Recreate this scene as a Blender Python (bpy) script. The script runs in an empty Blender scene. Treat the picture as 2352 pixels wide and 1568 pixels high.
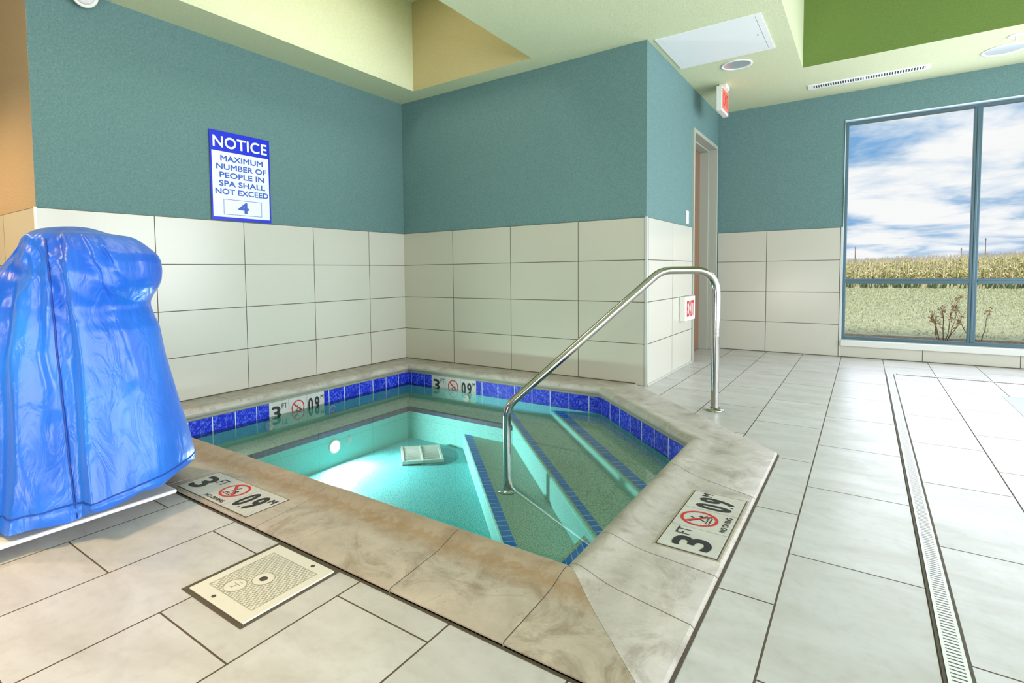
import bpy, bmesh, math, random
import mathutils
from mathutils import Vector, Matrix, noise
from mathutils.geometry import tessellate_polygon

random.seed(7)
COL = bpy.context.scene.collection
SC = bpy.context.scene

# ------------------------------------------------------------------ helpers
def lin(r, g, b):
    def f(c):
        c /= 255.0
        return c / 12.92 if c <= 0.04045 else ((c + 0.055) / 1.055) ** 2.4
    return (f(r), f(g), f(b), 1.0)

class MB:
    """collects shapes in world coordinates; uv in metres where asked"""
    def __init__(s):
        s.bm = bmesh.new()
        s.uv = s.bm.loops.layers.uv.new('UVMap')
        s.mi = 0
    def face(s, pts, uvs=None, smooth=False):
        vs = [s.bm.verts.new(p) for p in pts]
        f = s.bm.faces.new(vs)
        f.material_index = s.mi
        f.smooth = smooth
        if uvs:
            for l, u in zip(f.loops, uvs):
                l[s.uv].uv = u
        return f
    def box(s, x0, y0, z0, x1, y1, z1, M=None):
        c = [(x0,y0,z0),(x1,y0,z0),(x1,y1,z0),(x0,y1,z0),(x0,y0,z1),(x1,y0,z1),(x1,y1,z1),(x0,y1,z1)]
        if M is not None:
            c = [M @ Vector(p) for p in c]
        v = [s.bm.verts.new(p) for p in c]
        for q in ((0,3,2,1),(4,5,6,7),(0,1,5,4),(1,2,6,5),(2,3,7,6),(3,0,4,7)):
            f = s.bm.faces.new([v[i] for i in q]); f.material_index = s.mi
        return v
    def prism(s, poly, z0, z1, caps=True, M=None):
        T = (lambda p: M @ Vector(p)) if M is not None else (lambda p: p)
        b = [s.bm.verts.new(T((x, y, z0))) for x, y in poly]
        t = [s.bm.verts.new(T((x, y, z1))) for x, y in poly]
        n = len(poly)
        for i in range(n):
            j = (i+1) % n
            f = s.bm.faces.new((b[i], b[j], t[j], t[i])); f.material_index = s.mi
        if caps:
            f = s.bm.faces.new(t); f.material_index = s.mi
            f = s.bm.faces.new(list(reversed(b))); f.material_index = s.mi
    def tess(s, loops, z=0.0, flip=False, M=None):
        T = (lambda p: M @ Vector(p)) if M is not None else (lambda p: p)
        tri = tessellate_polygon([[Vector((x, y, 0)) for x, y in lp] for lp in loops])
        flat = [p for lp in loops for p in lp]
        v = [s.bm.verts.new(T((x, y, z))) for x, y in flat]
        for t in tri:
            a, b, c = (flat[i] for i in t)
            ar = (b[0]-a[0])*(c[1]-a[1]) - (b[1]-a[1])*(c[0]-a[0])
            if abs(ar) < 1e-12: continue
            t = list(t)
            if (ar < 0) != flip: t.reverse()
            try:
                f = s.bm.faces.new([v[i] for i in t]); f.material_index = s.mi
            except ValueError:
                pass
    def tube(s, pts, r, seg=16, closed=False, caps=True):
        pts = [Vector(p) for p in pts]
        n = len(pts)
        rr = r if isinstance(r, (list, tuple)) else [r]*n
        rings = []; up = None
        for i, p in enumerate(pts):
            if closed: d = pts[(i+1) % n] - pts[i-1]
            else: d = pts[min(i+1, n-1)] - pts[max(i-1, 0)]
            d.normalize()
            if up is None:
                up = Vector((0,0,1)) if abs(d.z) < .9 else Vector((1,0,0))
            a = d.cross(up)
            if a.length < 1e-6: a = d.cross(Vector((1,.3,0)))
            a.normalize(); b = a.cross(d).normalized(); up = b
            rings.append([s.bm.verts.new(p + (a*math.cos(t) + b*math.sin(t))*rr[i]) for t in [2*math.pi*k/seg for k in range(seg)]])
        m = n if closed else n-1
        for i in range(m):
            A, B = rings[i], rings[(i+1) % n]
            for k in range(seg):
                f = s.bm.faces.new((A[k], A[(k+1) % seg], B[(k+1) % seg], B[k])); f.smooth = True; f.material_index = s.mi
        if caps and not closed:
            s.bm.faces.new(list(reversed(rings[0]))).material_index = s.mi
            s.bm.faces.new(rings[-1]).material_index = s.mi
    def lathe(s, prof, M, seg=32, smooth=True):
        rings = []
        for r, z in prof:
            rings.append([s.bm.verts.new(M @ Vector((r*math.cos(t), r*math.sin(t), z))) for t in [2*math.pi*k/seg for k in range(seg)]])
        for A, B in zip(rings, rings[1:]):
            for k in range(seg):
                f = s.bm.faces.new((A[k], A[(k+1) % seg], B[(k+1) % seg], B[k])); f.smooth = smooth; f.material_index = s.mi
        if prof[0][0] > 1e-5: s.bm.faces.new(list(reversed(rings[0]))).material_index = s.mi
        if prof[-1][0] > 1e-5: s.bm.faces.new(rings[-1]).material_index = s.mi

def obj(name, mb, mats, parent=None, bevel=0, label=None, loc=None, norm=True):
    bm = mb.bm
    if norm: bmesh.ops.recalc_face_normals(bm, faces=bm.faces)
    me = bpy.data.meshes.new(name); bm.to_mesh(me); bm.free()
    for m in (mats if isinstance(mats, (list, tuple)) else [mats]): me.materials.append(m)
    o = bpy.data.objects.new(name, me); COL.objects.link(o)
    if parent is not None:
        o.parent = parent
        o.matrix_parent_inverse = world_of(parent).inverted()
    if bevel:
        b = o.modifiers.new('Bevel', 'BEVEL'); b.width = bevel; b.segments = 2; b.limit_method = 'ANGLE'; b.angle_limit = math.radians(40)
        b.harden_normals = False
    if label: o['label'] = label
    return o
def world_of(o):
    M = o.matrix_basis.copy()
    if o.parent is not None: M = world_of(o.parent) @ o.matrix_parent_inverse @ M
    return M
def tag(o, label, cat, group=None, kind=None):
    o['label'] = label; o['category'] = cat
    if group: o['group'] = group
    if kind: o['kind'] = kind
    return o
def thing(name, label, cat, loc, group=None, rz=0):
    o = bpy.data.objects.new(name, None); COL.objects.link(o)
    o.location = loc; o.rotation_euler = (0, 0, rz); o.empty_display_size = .1
    return tag(o, label, cat, group)
def struct(o): o['kind'] = 'structure'; return o

def copy_tree(o, loc, label, group=None, rz=None):
    r = o.copy(); COL.objects.link(r); r.location = loc; r['label'] = label
    if rz is not None: r.rotation_euler = (0, 0, rz)
    if group: r['group'] = group
    for ch in list(o.children):
        c = ch.copy(); COL.objects.link(c); c.parent = r
        for g in list(ch.children):
            d = g.copy(); COL.objects.link(d); d.parent = c
    return r

# text -> merged into a mesh, fitted in a box of local coordinates and put through M
def text_into(mb, s, x0, y0, x1, y1, M, bold=0.0, depth=0.0006, space=1.0, clip=None):
    cu = bpy.data.curves.new('t', 'FONT'); cu.body = s; cu.size = 1; cu.space_character = space
    cu.resolution_u = 6
    o = bpy.data.objects.new('t', cu); COL.objects.link(o)
    bpy.context.view_layer.update()
    me = bpy.data.meshes.new_from_object(o.evaluated_get(bpy.context.evaluated_depsgraph_get()))
    bpy.data.objects.remove(o); bpy.data.curves.remove(cu)
    xs = [v.co.x for v in me.vertices]; ys = [v.co.y for v in me.vertices]
    a, b, c, d = min(xs), max(xs), min(ys), max(ys)
    e = bold*(y1-y0)
    shifts = [(0, 0)] if bold <= 0 else [(0, 0)] + [(e*math.cos(k*math.pi/6), e*math.sin(k*math.pi/6)) for k in range(12)]
    for q, (dx, dy) in enumerate(shifts):
        vs = [mb.bm.verts.new(M @ Vector((x0+e+dx+(v.co.x-a)/(b-a)*(x1-x0-2*e), y0+e+dy+(v.co.y-c)/(d-c)*(y1-y0-2*e), depth+q*.00001))) for v in me.vertices]
        for p in me.polygons:
            try:
                f = mb.bm.faces.new([vs[i] for i in p.vertices]); f.material_index = mb.mi
            except ValueError: pass
    bpy.data.meshes.remove(me)

def frameM(origin, X, Y):
    X = Vector(X).normalized(); Y = Vector(Y).normalized(); Z = X.cross(Y)
    return Matrix(((X.x, Y.x, Z.x, origin[0]), (X.y, Y.y, Z.y, origin[1]), (X.z, Y.z, Z.z, origin[2]), (0,0,0,1)))

# ------------------------------------------------------------------ materials
class N:
    def __init__(s, name):
        s.m = bpy.data.materials.new(name); s.m.use_nodes = True
        s.t = s.m.node_tree; s.t.nodes.clear()
        s.out = s.t.nodes.new('ShaderNodeOutputMaterial')
    def n(s, typ, **kw):
        x = s.t.nodes.new(typ)
        for k, v in kw.items():
            if k == 'inp':
                for a, b in v.items(): x.inputs[a].default_value = b
            else: setattr(x, k, v)
        return x
    def l(s, a, b): s.t.links.new(a, b)
    def bsdf(s, col=None, rough=.5, metal=0, spec=.5):
        b = s.n('ShaderNodeBsdfPrincipled'); b.inputs['Roughness'].default_value = rough; b.inputs['Metallic'].default_value = metal
        b.inputs['Specular IOR Level'].default_value = spec
        if col is not None:
            if hasattr(col, 'links'): s.l(col, b.inputs['Base Color'])
            else: b.inputs['Base Color'].default_value = col
        s.l(b.outputs[0], s.out.inputs['Surface']); s.b = b
        return b
    def coord(s, kind='Object'): return s.n('ShaderNodeTexCoord').outputs[kind]
    def noise(s, vec, scale, detail=4, rough=.5, dist=0):
        x = s.n('ShaderNodeTexNoise'); x.inputs['Scale'].default_value = scale; x.inputs['Detail'].default_value = detail
        x.inputs['Roughness'].default_value = rough; x.inputs['Distortion'].default_value = dist
        if vec is not None: s.l(vec, x.inputs['Vector'])
        return x.outputs['Fac']
    def ramp(s, fac, stops):
        r = s.n('ShaderNodeValToRGB'); e = r.color_ramp.elements
        while len(e) > 1: e.remove(e[-1])
        e[0].position = stops[0][0]; e[0].color = stops[0][1]
        for p, c in stops[1:]:
            q = e.new(p); q.color = c
        s.l(fac, r.inputs[0]); return r.outputs[0]
    def mix(s, fac, a, b, typ='MIX'):
        m = s.n('ShaderNodeMix', data_type='RGBA', blend_type=typ)
        for i, v in ((0, fac), (6, a), (7, b)):
            if hasattr(v, 'links'): s.l(v, m.inputs[i])
            else: m.inputs[i].default_value = v
        return m.outputs[2]
    def math(s, op, a, b=None, c=None, clamp=False):
        m = s.n('ShaderNodeMath', operation=op, use_clamp=clamp)
        for i, v in enumerate((a, b, c)):
            if v is None: continue
            if hasattr(v, 'links'): s.l(v, m.inputs[i])
            else: m.inputs[i].default_value = v
        return m.outputs[0]
    def bump(s, h, strength=.2, dist=.01):
        b = s.n('ShaderNodeBump'); b.inputs['Strength'].default_value = strength; b.inputs['Distance'].default_value = dist
        s.l(h, b.inputs['Height']); s.l(b.outputs[0], s.b.inputs['Normal'])
    def sep(s, vec):
        x = s.n('ShaderNodeSeparateXYZ'); s.l(vec, x.inputs[0]); return x.outputs
    def comb(s, x, y, z=0.0):
        c = s.n('ShaderNodeCombineXYZ')
        for i, v in enumerate((x, y, z)):
            if hasattr(v, 'links'): s.l(v, c.inputs[i])
            else: c.inputs[i].default_value = v
        return c.outputs[0]

def plain(name, col, rough=.5, metal=0, spec=.5, bump=None):
    n = N(name); n.bsdf(col, rough, metal, spec)
    if bump: n.bump(n.noise(n.coord(), bump[0], 3), bump[1], bump[2])
    return n.m

def paint(name, a, b, bs=.8):
    n = N(name); co = n.coord()
    f = n.noise(co, 95, 5, .68); g = n.noise(co, 260, 2, .6)
    c = n.mix(n.ramp(f, [(.3, (0,0,0,1)), (.7, (1,1,1,1))]), a, b)
    n.bsdf(c, .75, 0, .3)
    h = n.math('ADD', f, n.math('MULTIPLY', g, .6))
    n.bump(h, bs, .006)
    return n.m

M_TEAL = paint('teal_wall_paint', lin(92, 128, 126), lin(118, 150, 147))
M_GREEN = paint('pale_green_ceiling_paint', lin(206, 213, 172), lin(220, 226, 188))
M_OLIVE = paint('olive_green_tray_faces', lin(108, 134, 62), lin(122, 146, 74))  # darker olive tone on every second tray face except the left one
M_TAN = paint('tan_wall_paint', lin(186, 162, 128), lin(200, 176, 142))
M_TANG = paint('straw_warm_lit_tray_face', lin(172, 160, 112), lin(188, 176, 128))  # warm light on the first tray's back face, put into its colour

def wall_tile(name, axis, off, zoff=0.0, base=(206, 205, 192)):
    n = N(name); co = n.coord(); x = n.sep(co)
    u = n.math('ADD', x[axis], off); v = n.math('ADD', x[2], 3.05 + zoff)
    br = n.n('ShaderNodeTexBrick'); br.offset = 0; br.squash = 1
    n.l(n.comb(u, v), br.inputs['Vector'])
    br.inputs['Scale'].default_value = 1; br.inputs['Brick Width'].default_value = .612; br.inputs['Row Height'].default_value = .305
    br.inputs['Mortar Size'].default_value = .0028; br.inputs['Mortar Smooth'].default_value = .1
    br.inputs['Color1'].default_value = lin(*base); br.inputs['Color2'].default_value = lin(base[0]-5, base[1]-5, base[2]-5)
    br.inputs['Mortar'].default_value = lin(92, 82, 68)
    f = n.noise(co, 2.5, 4, .6)
    c = n.mix(n.math('MULTIPLY', f, .25), br.outputs['Color'], lin(198, 192, 172), 'MIX')
    c = n.mix(br.outputs['Fac'], c, lin(92, 82, 68))
    n.bsdf(c, .22, 0, .5)
    r = n.math('MULTIPLY_ADD', br.outputs['Fac'], .6, .2); n.l(r, n.b.inputs['Roughness'])
    n.bump(n.math('SUBTRACT', 1.0, br.outputs['Fac']), .5, .002)
    return n.m
# joints: left wall y = -.4635-.6128k ; back wall x=.5985+.609k ; pillar side y=.6467 ; window wall x=2.807 ; near wall x=-.568
M_TL = wall_tile('wall_tile_left', 1, .4635 + 6.12)
M_TB = wall_tile('wall_tile_back', 0, -.5985 + 6.12, base=(196, 192, 174))
M_TS = wall_tile('wall_tile_pillar', 1, -.6467 + 6.12)
M_TW = wall_tile('wall_tile_window', 0, -2.807 + 6.12, base=(198, 196, 182))
M_TN = wall_tile('wall_tile_near', 0, .568 + 6.12, base=(206, 200, 180))

def floor_mat():
    n = N('floor_porcelain_tile'); co = n.coord(); x = n.sep(co)
    u = n.math('ADD', x[1], 2.083 - .3055 + .611*30); v = n.math('ADD', x[0], -3.445 + .3095*40)
    br = n.n('ShaderNodeTexBrick'); br.offset = .5; br.offset_frequency = 2; br.squash = 1
    n.l(n.comb(u, v), br.inputs['Vector'])
    br.inputs['Scale'].default_value = 1; br.inputs['Brick Width'].default_value = .611; br.inputs['Row Height'].default_value = .3095
    br.inputs['Mortar Size'].default_value = .0026; br.inputs['Mortar Smooth'].default_value = .2
    br.inputs['Color1'].default_value = lin(205, 204, 203); br.inputs['Color2'].default_value = lin(195, 194, 192)
    br.inputs['Mortar'].default_value = lin(88, 78, 66)
    mp = n.n('ShaderNodeMapping'); mp.inputs['Scale'].default_value = (1.0, 2.2, 1); n.l(co, mp.inputs[0])
    f = n.noise(mp.outputs[0], 3.2, 6, .62, .6)
    f2 = n.noise(co, 26, 4, .6)
    c = n.mix(n.ramp(f, [(.38, (0,0,0,1)), (.68, (.55,.55,.55,1))]), br.outputs['Color'], lin(170, 166, 158))
    c = n.mix(n.ramp(f2, [(.5, (0,0,0,1)), (.8, (.28,.28,.28,1))]), c, lin(150, 142, 130))
    c = n.mix(br.outputs['Fac'], c, lin(84, 72, 56))
    n.bsdf(c, .34, 0, .5)
    r = n.math('MULTIPLY_ADD', br.outputs['Fac'], .5, n.math('MULTIPLY_ADD', f, .2, .24)); n.l(r, n.b.inputs['Roughness'])
    h = n.math('ADD', n.math('SUBTRACT', 1.0, br.outputs['Fac']), n.math('MULTIPLY', f2, .08))
    n.bump(h, .5, .002)
    return n.m
M_FLOOR = floor_mat()

def stone(name, a, b, stain, amt=.5, lip=None):
    n = N(name); co = n.coord()
    f = n.noise(co, 9, 7, .7, .3); g = n.noise(co, 38, 5, .6); h = n.noise(co, 130, 3, .6)
    c = n.mix(n.ramp(f, [(.35, (0,0,0,1)), (.65, (1,1,1,1))]), a, b)
    k = n.noise(co, 7.0, 8, .72, .8)
    c = n.mix(n.ramp(k, [(.48, (0,0,0,1)), (.66, (amt,amt,amt,1))]), c, stain)
    if lip is not None:
        tt = n.sep(n.coord('UV'))[1]
        w = n.math('MULTIPLY', n.ramp(n.math('ADD', tt, n.math('MULTIPLY', g, .35)), [(.70, (0,0,0,1)), (.95, (1,1,1,1)), (1.2, (.6,.6,.6,1))]), .75)
        c = n.mix(w, c, lip)
    c = n.mix(n.ramp(h, [(.66, (0,0,0,1)), (.74, (.5,.5,.5,1))]), c, lin(96, 84, 66))
    n.bsdf(c, .42, 0, .45)
    n.bump(n.math('ADD', g, n.math('MULTIPLY', h, .5)), .18, .003)
    return n.m
M_COPE = stone('coping_stone', lin(170, 164, 154), lin(190, 184, 174), lin(128, 116, 100), .6)
M_COPEN = stone('coping_stone_stained', lin(168, 158, 144), lin(188, 178, 162), lin(122, 104, 80), .65, lin(150, 118, 76))
M_GROUT = plain('coping_grout', lin(168, 158, 138), .8, bump=(90, .4, .004))
M_DARKJ = plain('dark_joint_sealant', lin(82, 74, 60), .7, bump=(120, .5, .004))

def plaster(name, a, b, spk, sc=190):
    n = N(name); co = n.coord()
    f = n.noise(co, 5, 4, .6); v = n.noise(co, sc, 3, .75)
    c = n.mix(f, a, b)
    c = n.mix(n.ramp(v, [(.46, (0,0,0,1)), (.60, (.9,.9,.9,1))]), c, spk)
    n.bsdf(c, .7, 0, .2)
    return n.m
M_PLASTER = plaster('spa_plaster', lin(150, 232, 224), lin(172, 242, 234), lin(112, 206, 198), 230)
M_PLFLOOR = plaster('spa_floor_plaster', lin(104, 214, 218), lin(136, 228, 228), lin(14, 128, 142), 150)
M_TREAD = plaster('spa_tread_aggregate', lin(186, 208, 196), lin(200, 216, 204), lin(104, 138, 128), 150)

def blue_tile(name, uscale, mort, a, b, c3, groutc):
    n = N(name); uvn = n.coord('UV'); x = n.sep(uvn)
    u = n.math('ADD', x[0], 0.0)
    fr = n.math('FRACT', n.math('DIVIDE', u, uscale))
    d = n.math('MINIMUM', fr, n.math('SUBTRACT', 1.0, fr))
    g = n.math('LESS_THAN', d, mort)
    co = n.coord()
    f = n.noise(co, 28, 6, .7, 2.2)
    cell = n.math('FLOOR', n.math('DIVIDE', u, uscale))
    wn = n.n('ShaderNodeTexWhiteNoise', noise_dimensions='1D'); n.l(cell, wn.inputs['W'])
    col = n.ramp(f, [(.3, a), (.5, b), (.64, c3), (.72, b)])
    col = n.mix(n.math('MULTIPLY', wn.outputs[0], .35), col, a)
    col = n.mix(g, col, groutc)
    n.bsdf(col, .45, 0, .25)
    n.bump(f, .12, .003)
    return n.m
M_BAND = blue_tile('cobalt_glazed_tile', .1535, .018, lin(8, 20, 140), lin(22, 42, 208), lin(110, 140, 235), lin(215, 222, 225))
M_STRIPE = blue_tile('blue_step_edge_tile', .052, .045, lin(0, 112, 222), lin(2, 120, 230), lin(8, 130, 236), lin(170, 220, 235))
M_TRIMT = blue_tile('dark_blue_bench_edge_tile', .152, .02, lin(2, 40, 74), lin(4, 48, 84), lin(6, 54, 90), lin(40, 90, 110))

M_WHITE = plain('white_enamel', lin(236, 238, 236), .4)
M_WHITEP = plain('white_plastic', lin(228, 228, 220), .45)
M_BLACK = plain('black_paint', lin(34, 34, 34), .6)
M_GREYD = plain('dark_recess', lin(70, 66, 56), .8)
M_RED = plain('red_sign_ink', lin(196, 32, 34), .5)
M_SIGNBLUE = plain('sign_blue_ink', lin(8, 40, 205), .35)
M_SIGNTXT = plain('sign_text_blue', lin(52, 92, 190), .4)
M_SIGNW = plain('sign_white', lin(232, 236, 240), .3)
M_STEEL = plain('polished_stainless_steel', lin(176, 174, 166), .17, 1.0, bump=(14, .12, .01))
M_CHROME = plain('spun_aluminium_reflector', lin(235, 238, 240), .3, .75)
M_ALU = plain('grey_blue_aluminium', lin(84, 110, 120), .35, .3)
M_FRAME = plain('grey_door_frame_paint', lin(168, 174, 160), .45)
M_LINING = plain('pale_blue_window_lining', lin(196, 212, 216), .4)
M_SILL = plain('pale_solid_surface_sill', lin(214, 216, 208), .3)
M_MARK = stone('ceramic_marker_tile', lin(190, 188, 180), lin(202, 200, 192), lin(170, 164, 152), .3)
M_LID = plain('weathered_white_plastic_lid', lin(214, 212, 200), .5, bump=(60, .15, .003))
M_HATCH = plain('lid_groove_grime', lin(160, 158, 140), .7)
M_METALTRIM = plain('metal_corner_trim', lin(206, 208, 203), .35, .3)

def wood():
    n = N('brown_door_veneer'); co = n.coord()
    mp = n.n('ShaderNodeMapping'); mp.inputs['Scale'].default_value = (30, 30, 1.5); n.l(co, mp.inputs[0])
    f = n.noise(mp.outputs[0], 2, 5, .6)
    n.bsdf(n.mix(f, lin(122, 86, 62), lin(158, 118, 90)), .4)
    return n.m
M_WOOD = wood()

def cover_mat():
    n = N('blue_vinyl_cover'); co = n.coord()
    mp = n.n('ShaderNodeMapping'); mp.inputs['Scale'].default_value = (1, 1, .35); n.l(co, mp.inputs[0])
    f = n.noise(mp.outputs[0], 4, 3, .5, .3); w = n.noise(mp.outputs[0], 16, 3, .5, 1.5)
    c = n.mix(n.ramp(f, [(.35, (0,0,0,1)), (.7, (1,1,1,1))]), lin(2, 84, 196), lin(22, 118, 222))
    n.bsdf(c, .36, 0, .7)
    n.b.inputs['Sheen Weight'].default_value = .1
    n.bump(n.math('ADD', f, n.math('MULTIPLY', w, .45)), .45, .03)
    return n.m
M_COVER = cover_mat()
M_SEAM = plain('cover_seam_piping', lin(12, 62, 150), .6)

def water_mat():
    n = N('clear_spa_water'); n.out
    tr = n.n('ShaderNodeBsdfTransparent'); tr.inputs[0].default_value = (.80, .975, .96, 1)
    gl = n.n('ShaderNodeBsdfGlossy'); gl.inputs['Roughness'].default_value = 0.0; gl.inputs[0].default_value = (1,1,1,1)
    co = n.coord(); f = n.noise(co, 5, 2, .5)
    bp = n.n('ShaderNodeBump'); bp.inputs['Strength'].default_value = .05; bp.inputs['Distance'].default_value = .004; n.l(f, bp.inputs['Height'])
    n.l(bp.outputs[0], gl.inputs['Normal'])
    fr = n.n('ShaderNodeFresnel'); fr.inputs['IOR'].default_value = 1.33
    mx = n.n('ShaderNodeMixShader'); n.l(fr.outputs[0], mx.inputs[0]); n.l(tr.outputs[0], mx.inputs[1]); n.l(gl.outputs[0], mx.inputs[2])
    n.l(mx.outputs[0], n.out.inputs['Surface'])
    return n.m
M_WATER = water_mat()

def glass_mat():
    n = N('window_glass')
    tr = n.n('ShaderNodeBsdfTransparent'); tr.inputs[0].default_value = (.985, .99, .99, 1)
    gl = n.n('ShaderNodeBsdfGlossy'); gl.inputs['Roughness'].default_value = 0.0
    fr = n.n('ShaderNodeFresnel'); fr.inputs['IOR'].default_value = 1.3
    mx = n.n('ShaderNodeMixShader'); n.l(fr.outputs[0], mx.inputs[0]); n.l(tr.outputs[0], mx.inputs[1]); n.l(gl.outputs[0], mx.inputs[2])
    n.l(mx.outputs[0], n.out.inputs['Surface'])
    return n.m
M_GLASS = glass_mat()

def emis(name, col, st):
    n = N(name); e = n.n('ShaderNodeEmission'); e.inputs[0].default_value = col; e.inputs[1].default_value = st
    n.l(e.outputs[0], n.out.inputs['Surface']); return n.m
M_LENS = emis('lit_pool_lamp_lens', (.85, 1, 1, 1), 14)
M_EXITGLOW = emis('lit_exit_face', lin(255, 150, 130), 1.0)
M_EMLENS = plain('clear_ribbed_lamp_lens', lin(225, 222, 226), .25, .2, bump=(160, .6, .006))

# ------------------------------------------------------------------ dimensions
H = 2.4608; W = 2.3522; D = 2.31; LY = -2.913; TT = 1.22
XR, YR, XL = 6.3, -7.0, -2.6       # unseen ends of the room
TZ = 3.235                          # height of the raised ceiling trays
O = [(0, 0), (2.27, 0), (3.308, -1.135), (3.305, -2.912), (0, -2.912)]
I = [(.33, -.33), (2.145, -.33), (2.965, -1.17), (2.975, -2.565), (.33, -2.565)]
ZW = -.138                          # water level

# ------------------------------------------------------------------ floor
mb = MB()
outer = [(XL, YR), (XR, YR), (XR, D), (W-.16, D), (W-.16, 1.0), (W-.02, .0), (W-.02, -.0), (2.27, 0), (3.308, -1.135), (3.305, -2.912), (0, -2.912), (0, -2.95), (XL, -2.95)]
outer = [(XL, YR), (XR, YR), (XR, D+.01), (2.1, D+.01), (2.1, 1.2), (W-.01, 1.2), (W-.01, -.0), (2.27, 0), (3.308, -1.135), (3.305, -2.912), (XL, -2.912)]
DRX0, DRX1, DRY1, DRY0 = 3.757, 3.806, 1.525, -6.0
skim = [(2.155, -3.222), (2.432, -3.222), (2.432, -2.9125), (2.155, -2.9125)]
# cut rectangles are handled by small recess pieces laid on top, so the slab itself is whole apart from the spa
mb.tess([outer], 0.0)
floor = struct(obj('floor', mb, M_FLOOR, norm=False))

# ------------------------------------------------------------------ walls
def wall_obj(name, quads, mats):
    """quads: list of (material index, four points)"""
    m = MB()
    for k, pts in quads:
        m.mi = k; m.face(pts)
    return struct(obj(name, m, mats, norm=False))
def rect_yz(x, y0, y1, z0, z1, flip=False):     # faces +x
    q = [(x, y0, z0), (x, y1, z0), (x, y1, z1), (x, y0, z1)]
    return q[::-1] if flip else q
def rect_xz(y, x0, x1, z0, z1, flip=False):     # faces -y
    q = [(x0, y, z0), (x1, y, z0), (x1, y, z1), (x0, y, z1)]
    return q[::-1] if flip else q
TS = .008   # tile stands proud of the plaster
def tile_slab(m, x0, y0, x1, y1, z0=-.03, z1=TT):
    m.box(x0, y0, z0, x1, y1, z1)

m = MB(); m.mi = 0; m.box(-.12, LY+TS+.001, -.05, -TS, .12, H+.02)
m.mi = 1; m.box(-TS, LY+.0, -.05, 0, TS, TT)
wl = struct(obj('wall_left', m, [M_TEAL, M_TL]))
m = MB(); m.mi = 0; m.box(-TS, TS, -.05, W-TS, .14, H+.02)
m.mi = 1; m.box(0, 0, -.05, W-.0, TS, TT)
wb = struct(obj('wall_back', m, [M_TEAL, M_TB]))
# pillar side (faces +x) with the door opening
DY0, DY1, DZ = 1.262, 2.225, 2.105
m = MB(); m.mi = 0
m.box(W-.16, .14, -.05, W-TS, DY0, H+.02)
m.box(W-.16, DY0, DZ, W-TS, D+.05, H+.02)
m.box(W-.16, DY1, -.05, W-TS, D+.05, DZ)
m.mi = 1; m.box(W-TS, TS*.0+.0005, -.05, W, DY0-.001, TT)
wp = struct(obj('wall_pillar', m, [M_TEAL, M_TS]))
# window wall (faces -y)
WX0, WX1, WZ0, WZ1 = 3.435, 5.27, .158, 2.205
WT = .17
m = MB(); m.mi = 0
m.box(W-.17, D+TS, -.05, WX0, D+WT, H+.02)
m.box(WX0, D+TS, WZ1, WX1, D+WT, H+.02)
m.box(WX1, D+TS, -.05, XR, D+WT, H+.02)
m.box(WX0, D+TS, -.05, WX1, D+WT, .105)
m.mi = 1
m.box(W, D, -.05, WX0-.001, D+TS, TT)
m.box(WX0-.001, D, -.05, WX1+.001, D+TS, .105)
m.box(WX1+.001, D, -.05, XR, D+TS, TT)
ww = struct(obj('wall_window', m, [M_TEAL, M_TW]))
# wall turning away on the left (faces -y)
m = MB(); m.mi = 0; m.box(XL, LY+TS, -.05, -TS-.0005, LY+.12, H+.02)
m.mi = 1; m.box(XL, LY, -.05, -TS-.0005, LY+TS, TT)
wn = struct(obj('wall_near', m, [M_TAN, M_TN]))
# unseen walls closing the room
m = MB(); m.mi = 0; m.box(XL-.12, YR, -.05, XL, LY+.12, H+.02); struct(obj('wall_far_left', m, [M_TAN]))
m = MB(); m.mi = 0; m.box(XL-.12, YR-.12, -.05, XR+.12, YR, H+.02); struct(obj('wall_rear', m, [M_TEAL]))
m = MB(); RW = [(-5.6, -3.5), (-3.1, -1.0), (-.6, 1.5)]
yy = YR
for a, b in RW:
    m.box(XR, yy, -.05, XR+.17, a, H+.02); m.box(XR, a, -.05, XR+.17, b, WZ0); m.box(XR, a, WZ1, XR+.17, b, H+.02); yy = b
m.box(XR, yy, -.05, XR+.17, D+WT, H+.02)
wr = struct(obj('wall_right', m, [M_TEAL]))

# ------------------------------------------------------------------ ceiling with raised trays
def circle(cx, cy, r, n=32): return [(cx+r*math.cos(2*math.pi*k/n), cy+r*math.sin(2*math.pi*k/n)) for k in range(n)]
T1 = [(.33, -2.75), (1.535, -2.75), (1.535, -.2), (.33, -.2)]
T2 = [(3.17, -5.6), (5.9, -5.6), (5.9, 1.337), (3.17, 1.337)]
DL = [(2.755, .925), (4.42, 1.86)]
m = MB()
m.tess([[(XL, YR), (XR, YR), (XR, D+.1), (-.05, D+.1), (-.05, LY), (XL, LY)], T1, T2, circle(*DL[0], .098), circle(*DL[1], .118)], H, flip=True)
def tray(m, T, mats, topmi):
    n = len(T)
    for i in range(n):
        a, b = T[i], T[(i+1) % n]
        m.mi = mats[i]; m.face([(a[0], a[1], H), (a[0], a[1], TZ), (b[0], b[1], TZ), (b[0], b[1], H)])
    m.mi = topmi; m.face([(x, y, TZ) for x, y in reversed(T)])
tray(m, T1, [0, 0, 2, 0], 0)
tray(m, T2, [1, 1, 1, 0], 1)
ceil = struct(obj('ceiling', m, [M_GREEN, M_OLIVE, M_TANG], norm=False))

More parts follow.
